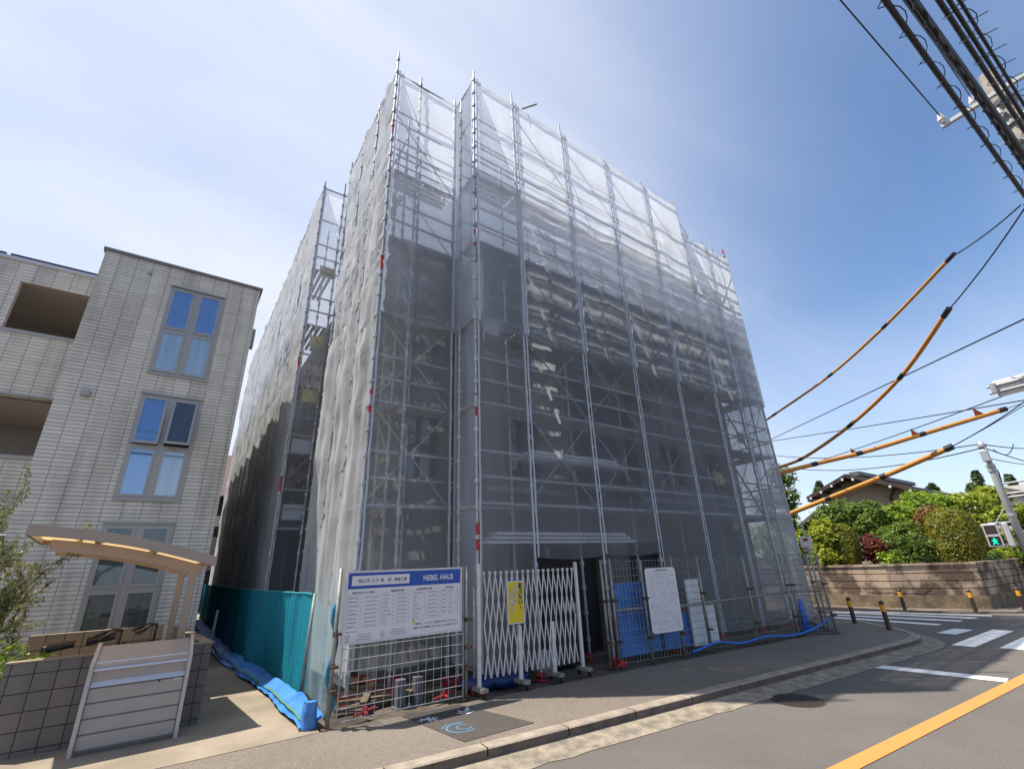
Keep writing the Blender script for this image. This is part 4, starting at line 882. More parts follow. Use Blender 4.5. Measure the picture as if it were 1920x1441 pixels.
for (u0, u1, v0, v1, n_) in ((.015,.265,.33,.80,8),(.28,.515,.318,.79,8),(.55,.795,.318,.76,7),(.805,.99,.318,.735,6)):
    for i in range(n_+1): v = v0+(v1-v0)*i/n_; rect(b, u0, v, u1, v+lw*1.6, yy)
    for u in (u0, u0+(u1-u0)*.42, u1): rect(b, u, v0, u+lw*.8, v1, yy-.0003)
for i in range(3): rect(b, .015, .922+i*.03, .25, .9235+i*.03, yy); rect(b, .29, .90+i*.033, .52, .9015+i*.033, yy)
b.build('ruled_lines', M['inkg'], nbd)
b = MB(); rect(b, .55, .765, .572, .812, BYY-.0025); b.build('yellow_sticker', M['yel'], nbd)

# ---------------------------------------------------------------- folding gate and danger sign
gt = thing('folding_gate', 'white concertina folding gate on casters closing the site entrance', 'folding gate', (4.85,6.36,.12))
GX0, GX1, GY0, GY1 = 3.96, 5.72, 6.38, 6.34
def GP(x, z, o=0): return (x, GY0+(GY1-GY0)*(x-GX0)/(GX1-GX0)+o, z)
nG = 17; pG = (GX1-GX0)/nG; gz0, gz1 = .33, 1.72
for i in range(nG+1):
    x = GX0+i*pG
    for sgn in (-1, 1):
        xe = x+sgn*2*pG
        f = 1.0
        if xe < GX0-1e-4: f = (x-GX0)/(2*pG)
        if xe > GX1+1e-4: f = (GX1-x)/(2*pG)
        if f < .1: continue
        b = MB(); b.bar(GP(x,gz1,.009*sgn), GP(x+sgn*2*pG*f, gz1-(gz1-gz0)*f, .009*sgn), .017, .010, upv=(0,1,0)); b.build('slat', M['gate'], gt)
    for sgn in (-1, 1):                                              # lower pieces that start on the end posts
        xs = x-sgn*2*pG
        if (xs < GX0-1e-4 and sgn == 1) or (xs > GX1+1e-4 and sgn == -1):
            f = ((x-GX0) if sgn == 1 else (GX1-x))/(2*pG)
            if f > .1: b = MB(); b.bar(GP(x,gz0,.009*sgn), GP(x-sgn*2*pG*f, gz0+(gz1-gz0)*f, .009*sgn), .021, .012, upv=(0,1,0)); b.build('slat', M['gate'], gt)
    b = MB(); b.box((x-.014,GP(x,0)[1]-.018,gz1-.03),(x+.014,GP(x,0)[1]+.018,gz1+.012)); b.build('cap', M['gate'], gt)
for x, zt in ((3.87,1.85),(5.80,1.82)):
    y = GP(x,0)[1]; b = MB(); b.box((x-.024,y-.024,.2),(x+.024,y+.024,zt)); b.build('end_post', M['gate'], gt, bevel=.006)
for x in (4.58, 5.22):
    y = GP(x,0)[1]; b = MB(); b.box((x-.026,y-.026,.22),(x+.026,y+.026,.95)); b.build('mid_post', M['gate'], gt, bevel=.006)
for x in (3.87, 4.58, 5.22, 5.80):
    y = GP(x,0)[1]; b = MB(); b.box((x-.05,y-.16,.2),(x+.05,y+.12,.25)); fb = b.build('foot_bar', M['dsteel'], gt)
    for o in (-.14, .1): b = MB(); b.tube([(x-.012,y+o,.158),(x+.012,y+o,.158)], .036, 12); b.build('caster', M['black'], fb)
ds = thing('danger_sign', 'yellow keep-out sign with Japanese warning words hung on the folding gate', 'danger sign', (4.5,6.3,1.0))
DX0, DX1, DZ0, DZ1, DY = 4.345, 4.645, .99, 1.57, 6.315
b = MB(); b.box((DX0,DY,DZ0),(DX1,DY+.012,DZ1)); b.build('panel', M['yel'], ds)
b = MB()
for (x0,z0,x1,z1) in ((DX0-.008,DZ0-.008,DX0+.008,DZ1+.008),(DX1-.008,DZ0-.008,DX1+.008,DZ1+.008),(DX0+.0085,DZ0-.008,DX1-.0085,DZ0+.008),(DX0+.0085,DZ1-.008,DX1-.0085,DZ1+.008)): b.box((x0,DY-.004,z0),(x1,DY+.016,z1))
b.build('frame', M['alum'], ds)
b = MB(); b2 = MB(); b3 = MB(); wd = DX1-DX0
for i, ch in enumerate('あぶない'): text(b, ch, .088, (DX0+.195,DY-.002,DZ1-.092-i*.077), bold=.04)
text(b, '!!', .055, (DX0+.225,DY-.002,DZ1-.39), bold=.03)
for i, ch in enumerate('はいっては'): text(b3, ch, .066, (DX0+.118,DY-.0015,DZ1-.098-i*.0545), bold=.07); text(b2, ch, .066, (DX0+.118,DY-.0025,DZ1-.098-i*.0545), bold=.025)
for i, ch in enumerate('いけません'): text(b3, ch, .066, (DX0+.040,DY-.0015,DZ1-.170-i*.0545), bold=.07); text(b2, ch, .066, (DX0+.040,DY-.0025,DZ1-.170-i*.0545), bold=.025)
text(b3, '!!', .05, (DX0+.066,DY-.0015,DZ1-.44), bold=.07); text(b2, '!!', .05, (DX0+.066,DY-.0025,DZ1-.44), bold=.025)
b3.build('lettering_outline', M['ink'], ds); b.build('black_lettering', M['ink'], ds); b2.build('white_lettering', M['signw'], ds)

# ---------------------------------------------------------------- document board and things behind the fence
db = thing('document_board', 'white rounded board full of small print hung on the right mesh fence', 'notice board', (7.8,6.1,.6))
pA, pB = Vector((7.40,6.17,0)), Vector((8.17,6.07,0)); dd = (pB-pA).normalized(); wB = (pB-pA).length; z0, z1 = .56, 1.66
def DP(u, v, o=0): p = pA+dd*(wB*u); nv = Vector((dd.y,-dd.x,0))*o; return (p.x+nv.x, p.y+nv.y, z1-(z1-z0)*v)
b = MB(); rim = []
for (cu, cv, a0) in ((.07,.05,180),(.93,.05,270),(.93,.95,0),(.07,.95,90)):
    for k in range(6): a = R(a0+k*18); rim.append((cu+.07*math.cos(a), cv+.05*math.sin(a)))
n = len(rim); b.add([DP(u,v,.006) for u, v in rim]+[DP(u,v,-.006) for u, v in rim], [tuple(range(n))[::-1], tuple(range(n,2*n))]+[(i,(i+1)%n,n+(i+1)%n,n+i) for i in range(n)]); b.build('panel', M['signw'], db)
b = MB(); text(b, '建築計画のお知らせ', .036, DP(.34,.052,.009), right=dd, bold=.01); b.build('heading', M['ink'], db)
b = MB(); random.seed(12)
for i in range(27):
    v = .10+i*.032; u = .06 if random.random() < .8 else .35
    while u < .9:
        w = random.uniform(.012,.05)
        if random.random() < .62: b.add([DP(u,v+.008,.008),DP(u+w,v+.008,.008),DP(u+w,v,.008),DP(u,v,.008)], [(0,1,2,3)])
        u += w+random.uniform(.008,.05)
b.build('small_print', M['inkg'], db)
b = MB(); b.add([DP(.05,.085+i*.0,.007) for i in ()], []);
for i in range(20): v = .09+i*.04; b.add([DP(.05,v+.0015,.007),DP(.95,v+.0015,.007),DP(.95,v,.007),DP(.05,v,.007)], [(0,1,2,3)])
b.build('ruled_lines', M['inkg'], db)
def slab(p, q, z0, z1, m, name, label, cat, th=.03):
    b = MB(); b.bar((p[0],p[1],(z0+z1)/2), (q[0],q[1],(z0+z1)/2), th, z1-z0); return tag(b.build(name, m, bevel=.004), label, cat)
slab((6.95,6.56), (8.0,6.50), .2, 1.42, M['bpanel'], 'blue_sheet', 'blue sheeting stretched behind the fence between gate opening and document board', 'sheet')
slab((8.05,6.46), (9.0,6.38), .2, .8, M['bpanel'], 'blue_sheet', 'low dark blue sheeting behind the lower edge of the document board', 'sheet')
slab((8.75,6.30), (9.15,6.27), .2, 1.40, M['wpanel'], 'white_board', 'taller pale board leaning behind the mesh right of the document board', 'board')
slab((9.22,6.26), (9.5,6.24), .2, .9, M['wpanel'], 'white_board', 'shorter pale board beside the taller one behind the mesh', 'board')
b = MB(); pts = []
for i in range(40):
    t = i/39; x = 8.4+t*4.3; y = 6.12-.1*(x-8.4)-(.35*t**3); z = .17+.10*math.sin(t*9)**2*(1-t)+.75*max(0,t-.72)*2.2*max(0,t-.72)*2.2
    pts.append((x,y,z))
b.tube(pts, .02, 8); tag(b.build('hose', M['hose'], smooth=True), 'bright blue hose snaking along the foot of the right mesh fence', 'hose')
cn = thing('traffic_cone', 'blue traffic cone standing inside the fence at the street corner', 'traffic cone', (12.75,6.0,.12))
b = MB(); b.tube([(12.75,6.0,.15),(12.75,6.0,.8)], [.13,.035], 16); b.build('cone_body', M['hose'], cn, smooth=True)
b = MB(); b.box((12.57,5.82,.12),(12.93,6.18,.15)); b.build('cone_base', M['hose'], cn)
b = MB(); b.tube([(12.75,6.0,.42),(12.75,6.0,.55)], [.096,.072], 16); b.build('band', M['bpanel'], cn)
ct = thing('waste_container', 'dark green waste container just inside the gate opening', 'container', (6.1,7.0,.1))
b = MB(); b.box((5.55,6.95,.15),(6.42,7.45,.95)); b.build('bin_body', M['dgreen'], ct, bevel=.02); b = MB(); b.box((5.52,6.92,.953),(6.45,7.48,1.0)); b.build('rim', M['dgreen'], ct)
def lump(c, r, m, name, label, cat, seed):
    b = MB(); b.grid(lambda u, v: (c[0]+r[0]*math.cos(u*6.2832)*math.sin(v*3.1416)*(1+.25*N3(Vector((math.cos(u*6.28)*2,math.sin(u*6.28)*2,v*3+seed)))), c[1]+r[1]*math.sin(u*6.2832)*math.sin(v*3.1416), c[2]-r[2]*math.cos(v*3.1416)*(1+.2*N3(Vector((u*5,v*5,seed))))), 18, 12); tag(b.build(name, m, smooth=True), label, cat)
lump((6.15,7.0,1.06), (.22,.18,.09), M['bag'], 'sack', 'pale sack heaped on the dark green container', 'sack', 2); lump((5.35,6.75,.3), (.22,.2,.2), M['bag'], 'sack', 'white sack on the ground behind the folding gate', 'sack', 5)
for (x, y, r, l) in [(4.6,6.75,.3,'coil of dark blue sheeting on the ground behind the folding gate'),(4.15,6.8,.25,'heap of dark blue sheeting left of the coil behind the gate')]: lump((x,y,.2), (r*1.4,r*.7,.11), mat('dark_blue_sheet', (.01,.035,.14), None, rough=.5, bump=.5, bscale=12), 'tarpaulin_heap', l, 'tarpaulin', x)
random.seed(31)
for k, (x0, y0, x1, y1, l) in enumerate([(2.1,7.0,3.4,7.3,'timber batten lying furthest left under the notice board sheet'),(2.2,7.25,3.6,6.95,'timber batten lying askew under the notice board sheet'),(2.4,6.85,2.9,7.9,'short timber batten pointing inward under the notice board'),(3.0,6.8,3.6,7.8,'timber batten pointing inward near the gate post')]):
    b = MB(); b.bar((x0,y0,.16+.03*k), (x1,y1,.16+.03*k), .09, .04); tag(b.build('timber_batten', M['brass']), l, 'timber')
for (x, y, s_, l) in [(2.35,6.62,.15,'red jack handle on the ground left under the notice board'),(3.45,6.62,.18,'red jack handle on the ground right under the notice board'),(3.95,6.6,.1,'red jack handle beside the left gate post'),(6.62,6.25,.16,'red jack handle at the foot of the gate opening posts')]:
    b = MB(); b.tube([(x-s_,y-.04,.17),(x+s_,y+.05,.2)], .016, 8); b.tube([(x,y-.1,.18),(x+.02,y+.1,.19)], .014, 8); b.tube([(x,y,.14),(x,y,.24)], .028, 8); tag(b.build('jack_handle', M['red']), l, 'jack handle')
for (x, l) in ((2.9,'grey block standing under the middle of the notice board'),(3.15,'taller grey stub pipe under the notice board')):
    b = MB(); b.box((x-.06,6.78,.1),(x+.06,6.9,.42)); b.box((x-.09,6.75,.08),(x+.09,6.93,.11)); tag(b.build('support_block', mat('block_grey', (.10,.105,.115), None), bevel=.006), l, 'block')
# round stop sign on a slanting pole
sg = thing('bus_stop_sign', 'slim pole with a white plate and red mark behind the corner fence', 'sign', (13.4,5.75,.12))
b = MB(); b.tube([(13.42,5.80,.12),(13.42,5.80,2.5)], .022, 8); b.build('pole', M['gpole'], sg, smooth=True)
b = MB(); b.box((13.37,5.65,1.96),(13.39,5.93,2.22)); b.build('plate', M['signw'], sg, bevel=.008)
b = MB(); b.box((13.364,5.73,2.11),(13.3695,5.84,2.18)); b.build('red_mark', M['pen'], sg)
b = MB(); b.box((13.36,5.68,1.86),(13.40,5.90,1.93)); b.build('bracket', M['gpole'], sg)
# bollards
bo = thing('bollard', 'dark brown rubber bollard with yellow band, nearest to the fence', 'bollard', (14.55,5.64,.12), 'dark bollards with yellow bands')
b = MB(); b.tube([(14.55,5.64,.12),(14.55,5.64,.50)], .05, 14); b.tube([(14.55,5.64,.64),(14.55,5.64,.70),(14.55,5.64,.725)], [.05,.05,.03], 14); b.build('tube', M['ybrown'], bo, smooth=False)
b = MB(); b.tube([(14.55,5.64,.50),(14.55,5.64,.64)], .052, 14); b.build('yellow_band', M['ybol'], bo)
for x, y, z, l in ((13.79,4.68,.12,'dark bollard with yellow band on the near corner, closest to the kerb curve'),(19.25,5.95,.05,'dark bollard with yellow band across the side street, before the wall crack'),(19.55,4.34,.05,'dark bollard with yellow band across the street before the wall corner'),(20.7,3.5,.05,'dark bollard with yellow band farthest right across the street')): dup(bo, (x,y,z), l)

# ---------------------------------------------------------------- retaining wall and garden across the side street
rw = thing('retaining_wall', 'stained concrete plank retaining wall below the hedges across the street', 'wall', (20,6,.05))
line = [(19.8,45),(19.75,7.5),(19.75,6.3),(20.57,4.17),(24.2,3.9),(46,2.9)]
rev = line[::-1]
def band(pl, off_, th, z0, z1, m, name):
    a = offset(pl, off_); c = offset(pl, off_+th); b = MB()
    for i in range(len(pl)-1): b.add([(*a[i],z0),(*a[i+1],z0),(*a[i+1],z1),(*a[i],z1),(*c[i],z0),(*c[i+1],z0),(*c[i+1],z1),(*c[i],z1)], [(0,1,2,3),(3,2,6,7),(7,6,5,4)])
    return b.build(name, m, rw)
for k in range(4): band(line, .02-.004*k, .2, .42+.225*k, .42+.225*k+.203, M['rwall'], 'concrete_plank')
band(line, .06, .2, .42, 1.30, M['rdark'], 'joint'); band(line, -.01, .25, .03, .418, M['rbase'], 'base_course'); band(line, -.03, .26, 1.312, 1.38, M['rwall'], 'cap')
b = MB(); g0 = offset(line, .2); b.add([(p[0],p[1],1.24) for p in g0]+[(70,2,1.24),(70,45,1.24)], [tuple(range(len(g0)+2))]); struct(b.build('garden_ground', M['soil']))
b = MB(); g = [at_y(x, y, 1).copy() for x, y in ()]
random.seed(77)
cr = [Vector((19.73,7.05,.60)), Vector((19.73,6.7,.585)), Vector((19.735,6.3,.61)), Vector((19.86,5.98,.6)), Vector((20.0,5.6,.615)), Vector((20.1,5.38,.69))]
b = MB(); b.tube([p+Vector((0,0,random.uniform(-.01,.01))) for p in cr], .006, 4); b.build('crack', M['rdark'], rw)

def ell(xl, xr, yt, yb, d, depth=1.0):
    ym = (yt+yb)/2; a, c, t, bt = at(xl,ym,d), at(xr,ym,d), at((xl+xr)/2,yt,d), at((xl+xr)/2,yb,d)
    r = (a-c).length/2; ce = (a+c)/2; ce.z = (t.z+bt.z)/2
    return (tuple(ce), (r*depth, r*depth, (t.z-bt.z)/2))
def far_plant(name, label, cat, es, lf, n, l, w, group=None, **kw):
    bl = [ell(*e) for e in es]; c = bl[0][0]; return plant(name, label, cat, (c[0], c[1], 1.2), bl, lf, n, l, w, group=group, **kw)
random.seed(11)
far_plant('topiary', 'large dome clipped topiary bush above the retaining wall', 'topiary', [(1737,1848,948,1062,23),(1738,1850,985,1085,23)], 'topi', 15000, .09, .05, rough=.06, shell=.14, fs=2, box=.1)
far_plant('topiary', 'small column clipped topiary bush left of the red maple', 'topiary', [(1563,1613,979,1060,22),(1564,1614,1000,1085,22)], 'topi', 7000, .08, .045, rough=.07, shell=.2, fs=2, box=.2)
far_plant('maple', 'small dark red maple between the two clipped topiary bushes', 'maple', [(1605,1662,1000,1050,22.5),(1615,1668,1010,1040,22),(1612,1650,1030,1064,22)], 'red', 2600, .12, .045, rough=.35)
far_plant('hedge_bush', 'bright green hedge bush behind the white plate sign', 'bush', [(1520,1572,976,1030,22),(1520,1574,1015,1072,21.8),(1488,1530,990,1068,22.4)], 'yel', 8000, .12, .06, rough=.22, shell=.35, box=.3)
far_plant('shrub', 'deep green leafy shrub between the red maple and the large topiary', 'shrub', [(1650,1748,1000,1072,22.5),(1665,1735,976,1040,23),(1640,1700,985,1030,23.5)], 'mid', 8500, .13, .055, rough=.35)
far_plant('shrub', 'light green small shrub at the right foot of the red maple', 'shrub', [(1648,1690,1034,1068,21.7)], 'light', 900, .12, .05, rough=.3)
far_plant('tree', 'loose green tree with reddish tips in front of the gabled house', 'tree', [(1520,1585,944,1000,25),(1565,1625,938,992,25.5),(1605,1662,946,1000,25.3),(1545,1600,965,1015,25),(1600,1650,975,1010,24.5)], 'mid', 10000, .15, .07, rough=.45, fs=.9)
far_plant('tree', 'light green tree between the gabled house and the large topiary', 'tree', [(1652,1715,943,1000,26),(1690,1765,926,985,27),(1648,1695,958,1012,25.5),(1720,1790,928,975,27.5)], 'light', 9500, .16, .07, rough=.45)
far_plant('shrub', 'rust coloured clipped shrub behind the large dome topiary', 'shrub', [(1712,1790,944,1010,25)], 'rust', 3000, .11, .055, rough=.15, shell=.3)
far_plant('pine_tree', 'broad light green cloud pruned tree behind the signal pole', 'tree', [(1765,1860,926,970,28),(1790,1860,960,1010,27),(1815,1900,912,950,29),(1840,1930,950,985,27.5),(1835,1905,990,1020,26.5),(1860,1940,1020,1060,26),(1900,1985,940,1000,28),(1760,1815,935,985,28.5),(1700,1780,925,965,29.5),(1840,1910,1030,1075,25.5)], 'yel', 24000, .15, .055, rough=.5, fs=.9)
far_plant('bush', 'dark green bush at the right edge below the cloud pruned tree', 'bush', [(1850,1930,985,1075,26.8),(1900,2000,1000,1080,26),(1820,1890,1030,1080,24.5)], 'mid', 8000, .14, .06, rough=.35)
far_plant('tree', 'dark leafy tree half hidden by the right end of the scaffolding', 'tree', [(1440,1490,872,915,26),(1452,1502,912,960,26),(1455,1505,962,1008,25.5),(1425,1480,900,1060,27)], 'mid', 7000, .17, .07, rough=.6, fs=.8)
far_plant('bush', 'green bush seen through the mesh at the right end of the scaffolding', 'bush', [(1395,1490,985,1075,24),(1300,1400,1000,1080,27)], 'yel', 6500, .14, .06, rough=.35)
for (e, l) in (((1815,1850,878,940,75),'tall far tree left of the signal pole top'),((1876,1913,884,940,80),'tall far tree right of the signal pole top'),((1740,1757,905,925,60),'tiny far treetop right of the gabled roof'),((1529,1545,903,930,60),'tiny far treetop left of the gabled roof ridge')):
    x0_, x1_, y0_, y1_, d_ = e; xm_ = (x1_-x0_)*.25; ym_ = (y0_+y1_)/2
    far_plant('far_tree', l, 'tree', [(x0_,x1_,ym_-4,y1_,d_),(x0_+xm_,x1_-xm_,y0_,ym_+6,d_)], 'far', 3600, .45, .22, rough=.5, fs=.35, group='far trees beyond the roofs')

# gabled house
hs = thing('gabled_house', 'beige two-storey house with a dark low gable roof behind the hedges', 'house', (34,9,1.2))
GXp = 30.0
eL, rd, eR = at_x(1514,936,GXp), at_x(1586,893,GXp), at_x(1700,915,GXp)
mid_y, hw = rd.y, eL.y-rd.y
eR = Vector((GXp, rd.y-hw*1.25, rd.z-(rd.z-eL.z)*1.2))
def roofslab(a0, a1, ln, th=.16):
    b = MB(); d = Vector((ln,0,0)); u = Vector((0,0,th)); b.add([a0,a1,a1+d,a0+d,a0+u,a1+u,a1+d+u,a0+d+u], [(0,3,2,1),(4,5,6,7),(0,1,5,4),(1,2,6,5),(2,3,7,6),(3,0,4,7)]); return b
r_ = roofslab(eL, rd, 11); r2 = roofslab(rd, eR, 11); r_.add(r2.v, r2.f); rr = r_.build('roof', M['roof'], hs)
b = MB(); b.bar((GXp+1.3,rd.y,rd.z+.26),(GXp+11,rd.y,rd.z+.26), .5, .22); b.build('ridge', M['roof'], rr)
for (p, q) in ((eL,rd),(rd,eR)):
    b = MB(); b.bar(p+Vector((-.03,0,.04)), q+Vector((-.03,0,.04)), .06, .2); b.build('barge_board', M['wood'], hs)
    for k in range(4):
        c = p.lerp(q, .12+.27*k); b = MB(); b.box((GXp-.18,c.y-.05,c.z-.14),(GXp+1.1,c.y+.05,c.z-.03)); pu = b.build('purlin', M['wood'], hs); b = MB(); b.box((GXp-.2,c.y-.055,c.z-.145),(GXp-.181,c.y+.055,c.z-.025)); b.build('purlin_cap', M['signw'], pu)
wx = GXp+1.0; wl, wr = eL.y-.7, eR.y+1.0
b = MB(); sl = (rd.z-eL.z)/hw; zl, zr = rd.z-.02-sl*(wl-rd.y), rd.z-.02-(rd.z-eR.z)/(rd.y-eR.y)*(rd.y-wr)
b.add([(wx,wl,1.2),(wx,wr,1.2),(wx,wr,zr),(wx,rd.y,rd.z-.02),(wx,wl,zl)], [(0,1,2,3,4)]); b.add([(wx,wr,1.2),(wx+9,wr,1.2),(wx+9,wr,zr),(wx,wr,zr)], [(0,1,2,3)]); b.add([(wx,wl,1.2),(wx+9,wl,1.2),(wx+9,wl,zl),(wx,wl,zl)], [(3,2,1,0)]); b.build('wall', M['plaster'], hs)
b = MB(); w0 = at_x(1595,940,wx); b.box((wx-.9,w0.y-3.2,w0.z-.75),(wx-.003,w0.y+.2,w0.z-.62)); b.build('canopy', M['wood'], hs)
b = MB(); b.box((wx-.05,w0.y-2.6,w0.z-1.9),(wx-.003,w0.y-.6,w0.z-.78)); b.build('window', M['gl_d'], hs)
b = MB(); b.tube([(wx-.1,wr+.1,zr-.1),(wx-.1,wr+.4,zr-.5),(wx-.1,wr+.35,1.3)], .06, 6); b.build('downpipe', M['wood'], hs)
b = MB(); b.tube([(GXp+.2,eL.y+.05,eL.z-.06),(GXp+11,eL.y+.05,eL.z-.06)], .07, 6); b.tube([(GXp+.3,eR.y-.05,eR.z-.06),(GXp+11,eR.y-.05,eR.z-.06)], .07, 6); b.build('gutter', M['wood'], hs)
b = MB(); lo = at_x(1500,1000,wx); lo2 = at_x(1545,962,wx); b.add([(wx-1.5,lo.y,lo.z),(wx-1.5,lo2.y,lo2.z),(wx+2,lo2.y,lo2.z),(wx+2,lo.y,lo.z)], [(0,1,2,3)]); b.build('lower_roof', M['roof'], hs, solid=.15)
b = MB(); b.box((wx-1.2,lo.y-.2,1.2),(wx+1,lo2.y,lo.z-.05)) if lo.y < lo2.y else b.box((wx-1.2,lo2.y,1.2),(wx+1,lo.y-.3,lo.z-.05)); b.build('annexe_wall', M['wood'], hs)
h2 = thing('far_house', 'pale house with a low grey roof behind the signal pole at the right edge', 'house', (48,5,1.2))
p = at_x(1848,908,44); q = at_x(1960,930,44); b = MB(); b.box((44.6,q.y-2,1.2),(52,p.y+.5,p.z-.2)); b.build('wall', M['plastw'], h2)
b = MB(); b.add([(44,p.y+1.2,p.z-.5),(44,(p.y),p.z),(44,q.y-2,q.z-.6),(54,q.y-2,q.z-.6),(54,p.y,p.z),(54,p.y+1.2,p.z-.5)], [(0,1,4,5),(1,2,3,4)]); b.build('roof', M['roof'], h2, solid=.2)
b = MB(); b.box((44.55,q.y-2,p.z-1.7),(44.597,p.y+.4,p.z-1.45)); b.build('band', M['wood'], h2)

# ---------------------------------------------------------------- signal pole across the crossing
sp0 = at(1838,828,24.); PX, PY, PZ = sp0.x, sp0.y, sp0.z
sg = thing('signal_pole', 'grey pole with pedestrian signals across the street at the right edge', 'signal pole', (PX,PY,.05))
b = MB(); b.tube([(PX,PY,.05),(PX,PY,PZ-1.2),(PX,PY,PZ)], [.13,.10,.085], 14); b.build('pole', M['gpole'], sg, smooth=True)
for z in (PZ-.15, PZ-.9, PZ-1.05, PZ-2.6):
    b = MB(); b.tube([(PX,PY,z-.05),(PX,PY,z+.05)], .13, 14); b.build('clamp_band', M['steel'], sg)
b = MB(); b.box((PX-.3,PY-.12,PZ-.75),(PX-.12,PY+.1,PZ-.35)); b.build('junction_box', M['gpole'], sg, bevel=.02)
zz = at(1838,982,24).z
for z in (zz, zz-.72):
    b = MB(); b.tube([(PX,PY,z),(PX-.25,PY+.62,z)], .03, 8); b.build('signal_arm', M['gpole'], sg)
b = MB(); b.tube([(PX,PY,zz+.62),(PX-.15,PY+.45,zz)], .012, 6); b.build('stay_wire', M['gpole'], sg)
def ped(cx, cy, ang, lit, label):
    t = thing('pedestrian_signal', label, 'pedestrian signal', (cx,cy,zz-.4), 'pedestrian signals on the grey pole')
    f = Vector((-math.cos(ang),-math.sin(ang),0)); s = Vector((-f.y,f.x,0)); u = Vector((0,0,1)); c = Vector((cx,cy,zz-.40))
    def slab_(b, w, h, d0, d1, dz=0):
        vs = []
        for d in (d0, d1): vs += [c+s*(-w)+u*(dz-h)+f*d, c+s*w+u*(dz-h)+f*d, c+s*w+u*(dz+h)+f*d, c+s*(-w)+u*(dz+h)+f*d]
        b.add(vs, [(0,1,2,3)[::-1],(4,5,6,7),(0,1,5,4),(1,2,6,5),(2,3,7,6),(3,0,4,7)])
    b = MB(); slab_(b, .20, .40, -.12, .03); b.build('housing', M['alum'], t, bevel=.04)
    b = MB(); slab_(b, .15, .145, .03, .034, .185); b.build('red_lens', M['lens'], t)
    b = MB(); slab_(b, .15, .145, .03, .034, -.185); gl = b.build('green_lens', M['black'], t)
    if lit:
        b = MB()
        def seg(p, q, r): b.tube([c+s*p[0]+u*(p[1]-.185)+f*.045, c+s*q[0]+u*(q[1]-.185)+f*.045], r, 6)
        seg((0,.085),(0,.105),.026); seg((0,.06),(0,-.02),.032); seg((0,-.02),(-.06,-.11),.02); seg((0,-.02),(.055,-.11),.02); seg((0,.05),(-.075,-.01),.015); seg((0,.05),(.07,.0),.015)
        b.build('walking_figure', M['green'], gl)
ped(PX-.28, PY+.62, .12, True, 'pedestrian signal showing a lit green walking figure'); ped(PX-.05, PY+.24, 1.9, False, 'pedestrian signal turned sideways against the grey pole')
for (z, dy) in ((PZ-1.55,0),(PZ-1.9,.02),(PZ-2.02,-.03)):
    b = MB(); b.tube([(PX,PY+dy,z),(PX+.3,PY-3.2,z+.12)], .035, 8); b.build('long_arm', M['steel'], sg)
# traffic signal seen from behind, near the right edge
tl = thing('traffic_signal', 'white horizontal traffic signal seen from behind at the right edge', 'traffic signal', tuple(at(1890,725,14)))
a0, a1 = at(1866,730,14), at(1985,700,14); dv = (a1-a0).normalized()
b = MB(); b.bar(a0, a0+dv*1.45, .12, .34, upv=(0,0,1)); b.build('housing', M['signw'], tl, bevel=.03)
for dz in (.06, -.08): b = MB(); b.tube([a0+Vector((-.09,0,dz))-dv*.1, a0+Vector((-.09,0,dz))+dv*2.2], .03, 10); b.build('arm_pipe', M['gpole'], tl)
for k in (.0, .5): b = MB(); b.tube([a0+dv*k+Vector((-.13,0,-.1)), a0+dv*k+Vector((-.13,0,.1))], .05, 8); b.build('clamp', M['steel'], tl)
b = MB(); b.tube([a0+dv*.4, a0+dv*2.0+Vector((0,0,.75))], .01, 5); b.build('stay_wire', M['gpole'], tl)

# ---------------------------------------------------------------- near utility pole, cables, guard tubes
ux, uy = 10.8, -.56
upl = thing('utility_pole', 'concrete utility pole with a steel crossarm at the top right', 'utility pole', (ux,uy,.0))
b = MB(); b.tube([(ux,uy,0),(ux,uy,9.95)], [.18,.125], 16); b.build('pole', M['pole'], upl, smooth=True)
b = MB(); b.bar((ux-.2,.25,9.3),(ux-.2,-1.6,9.42), .075, .075); b.build('crossarm', M['gpole'], upl)
b = MB(); b.bar((ux-.2,-1.2,9.4),(ux-.1,uy,8.6), .04, .03); b.build('arm_brace', M['gpole'], upl)
def insul(c):
    b = MB(); c = Vector(c); b.tube([c,c+Vector((0,0,.05)),c+Vector((0,0,.06)),c+Vector((0,0,.12)),c+Vector((0,0,.13)),c+Vector((0,0,.2))], [.03,.03,.06,.06,.04,.04], 10); b.build('insulator', M['signw'], upl)
insul((ux-.25,.2,9.34)); insul((ux-.2,-.25,9.36)); insul((ux-.2,-1.2,9.45)); insul((ux-.17,uy+.12,8.85)); insul((ux-.17,uy+.12,8.2))
for z in (9.2,8.7,8.1,7.6,7.0): b = MB(); b.tube([(ux,uy,z-.04),(ux,uy,z+.04)], .175, 14); b.build('band', M['steel'], upl)
for k in range(8): z = 9.3-.42*k; b = MB(); b.tube([(ux,uy-.1,z),(ux,uy-.38 if k % 2 else uy+.3,z)], .01, 5); b.build('step_bolt', M['steel'], upl)
def cat_(p, q, sag, n=24): p, q = Vector(p), Vector(q); return [p.lerp(q,i/n)-Vector((0,0,sag*4*(i/n)*(1-i/n))) for i in range(n+1)]
def wire(p, q, sag, r, label, group='overhead wires', n=24, extra=None):
    b = MB(); b.tube(cat_(p, q, sag, n), r, 6); 
    if extra: extra(b)
    return tag(b.build('overhead_wire', M['cable'], smooth=True), label, 'wire', group)
def ln(p0, p1, X): t = (X-p0[0])/(p1[0]-p0[0]); return (X, p0[1]+(p1[1]-p0[1])*t, p0[2]+(p1[2]-p0[2])*t)
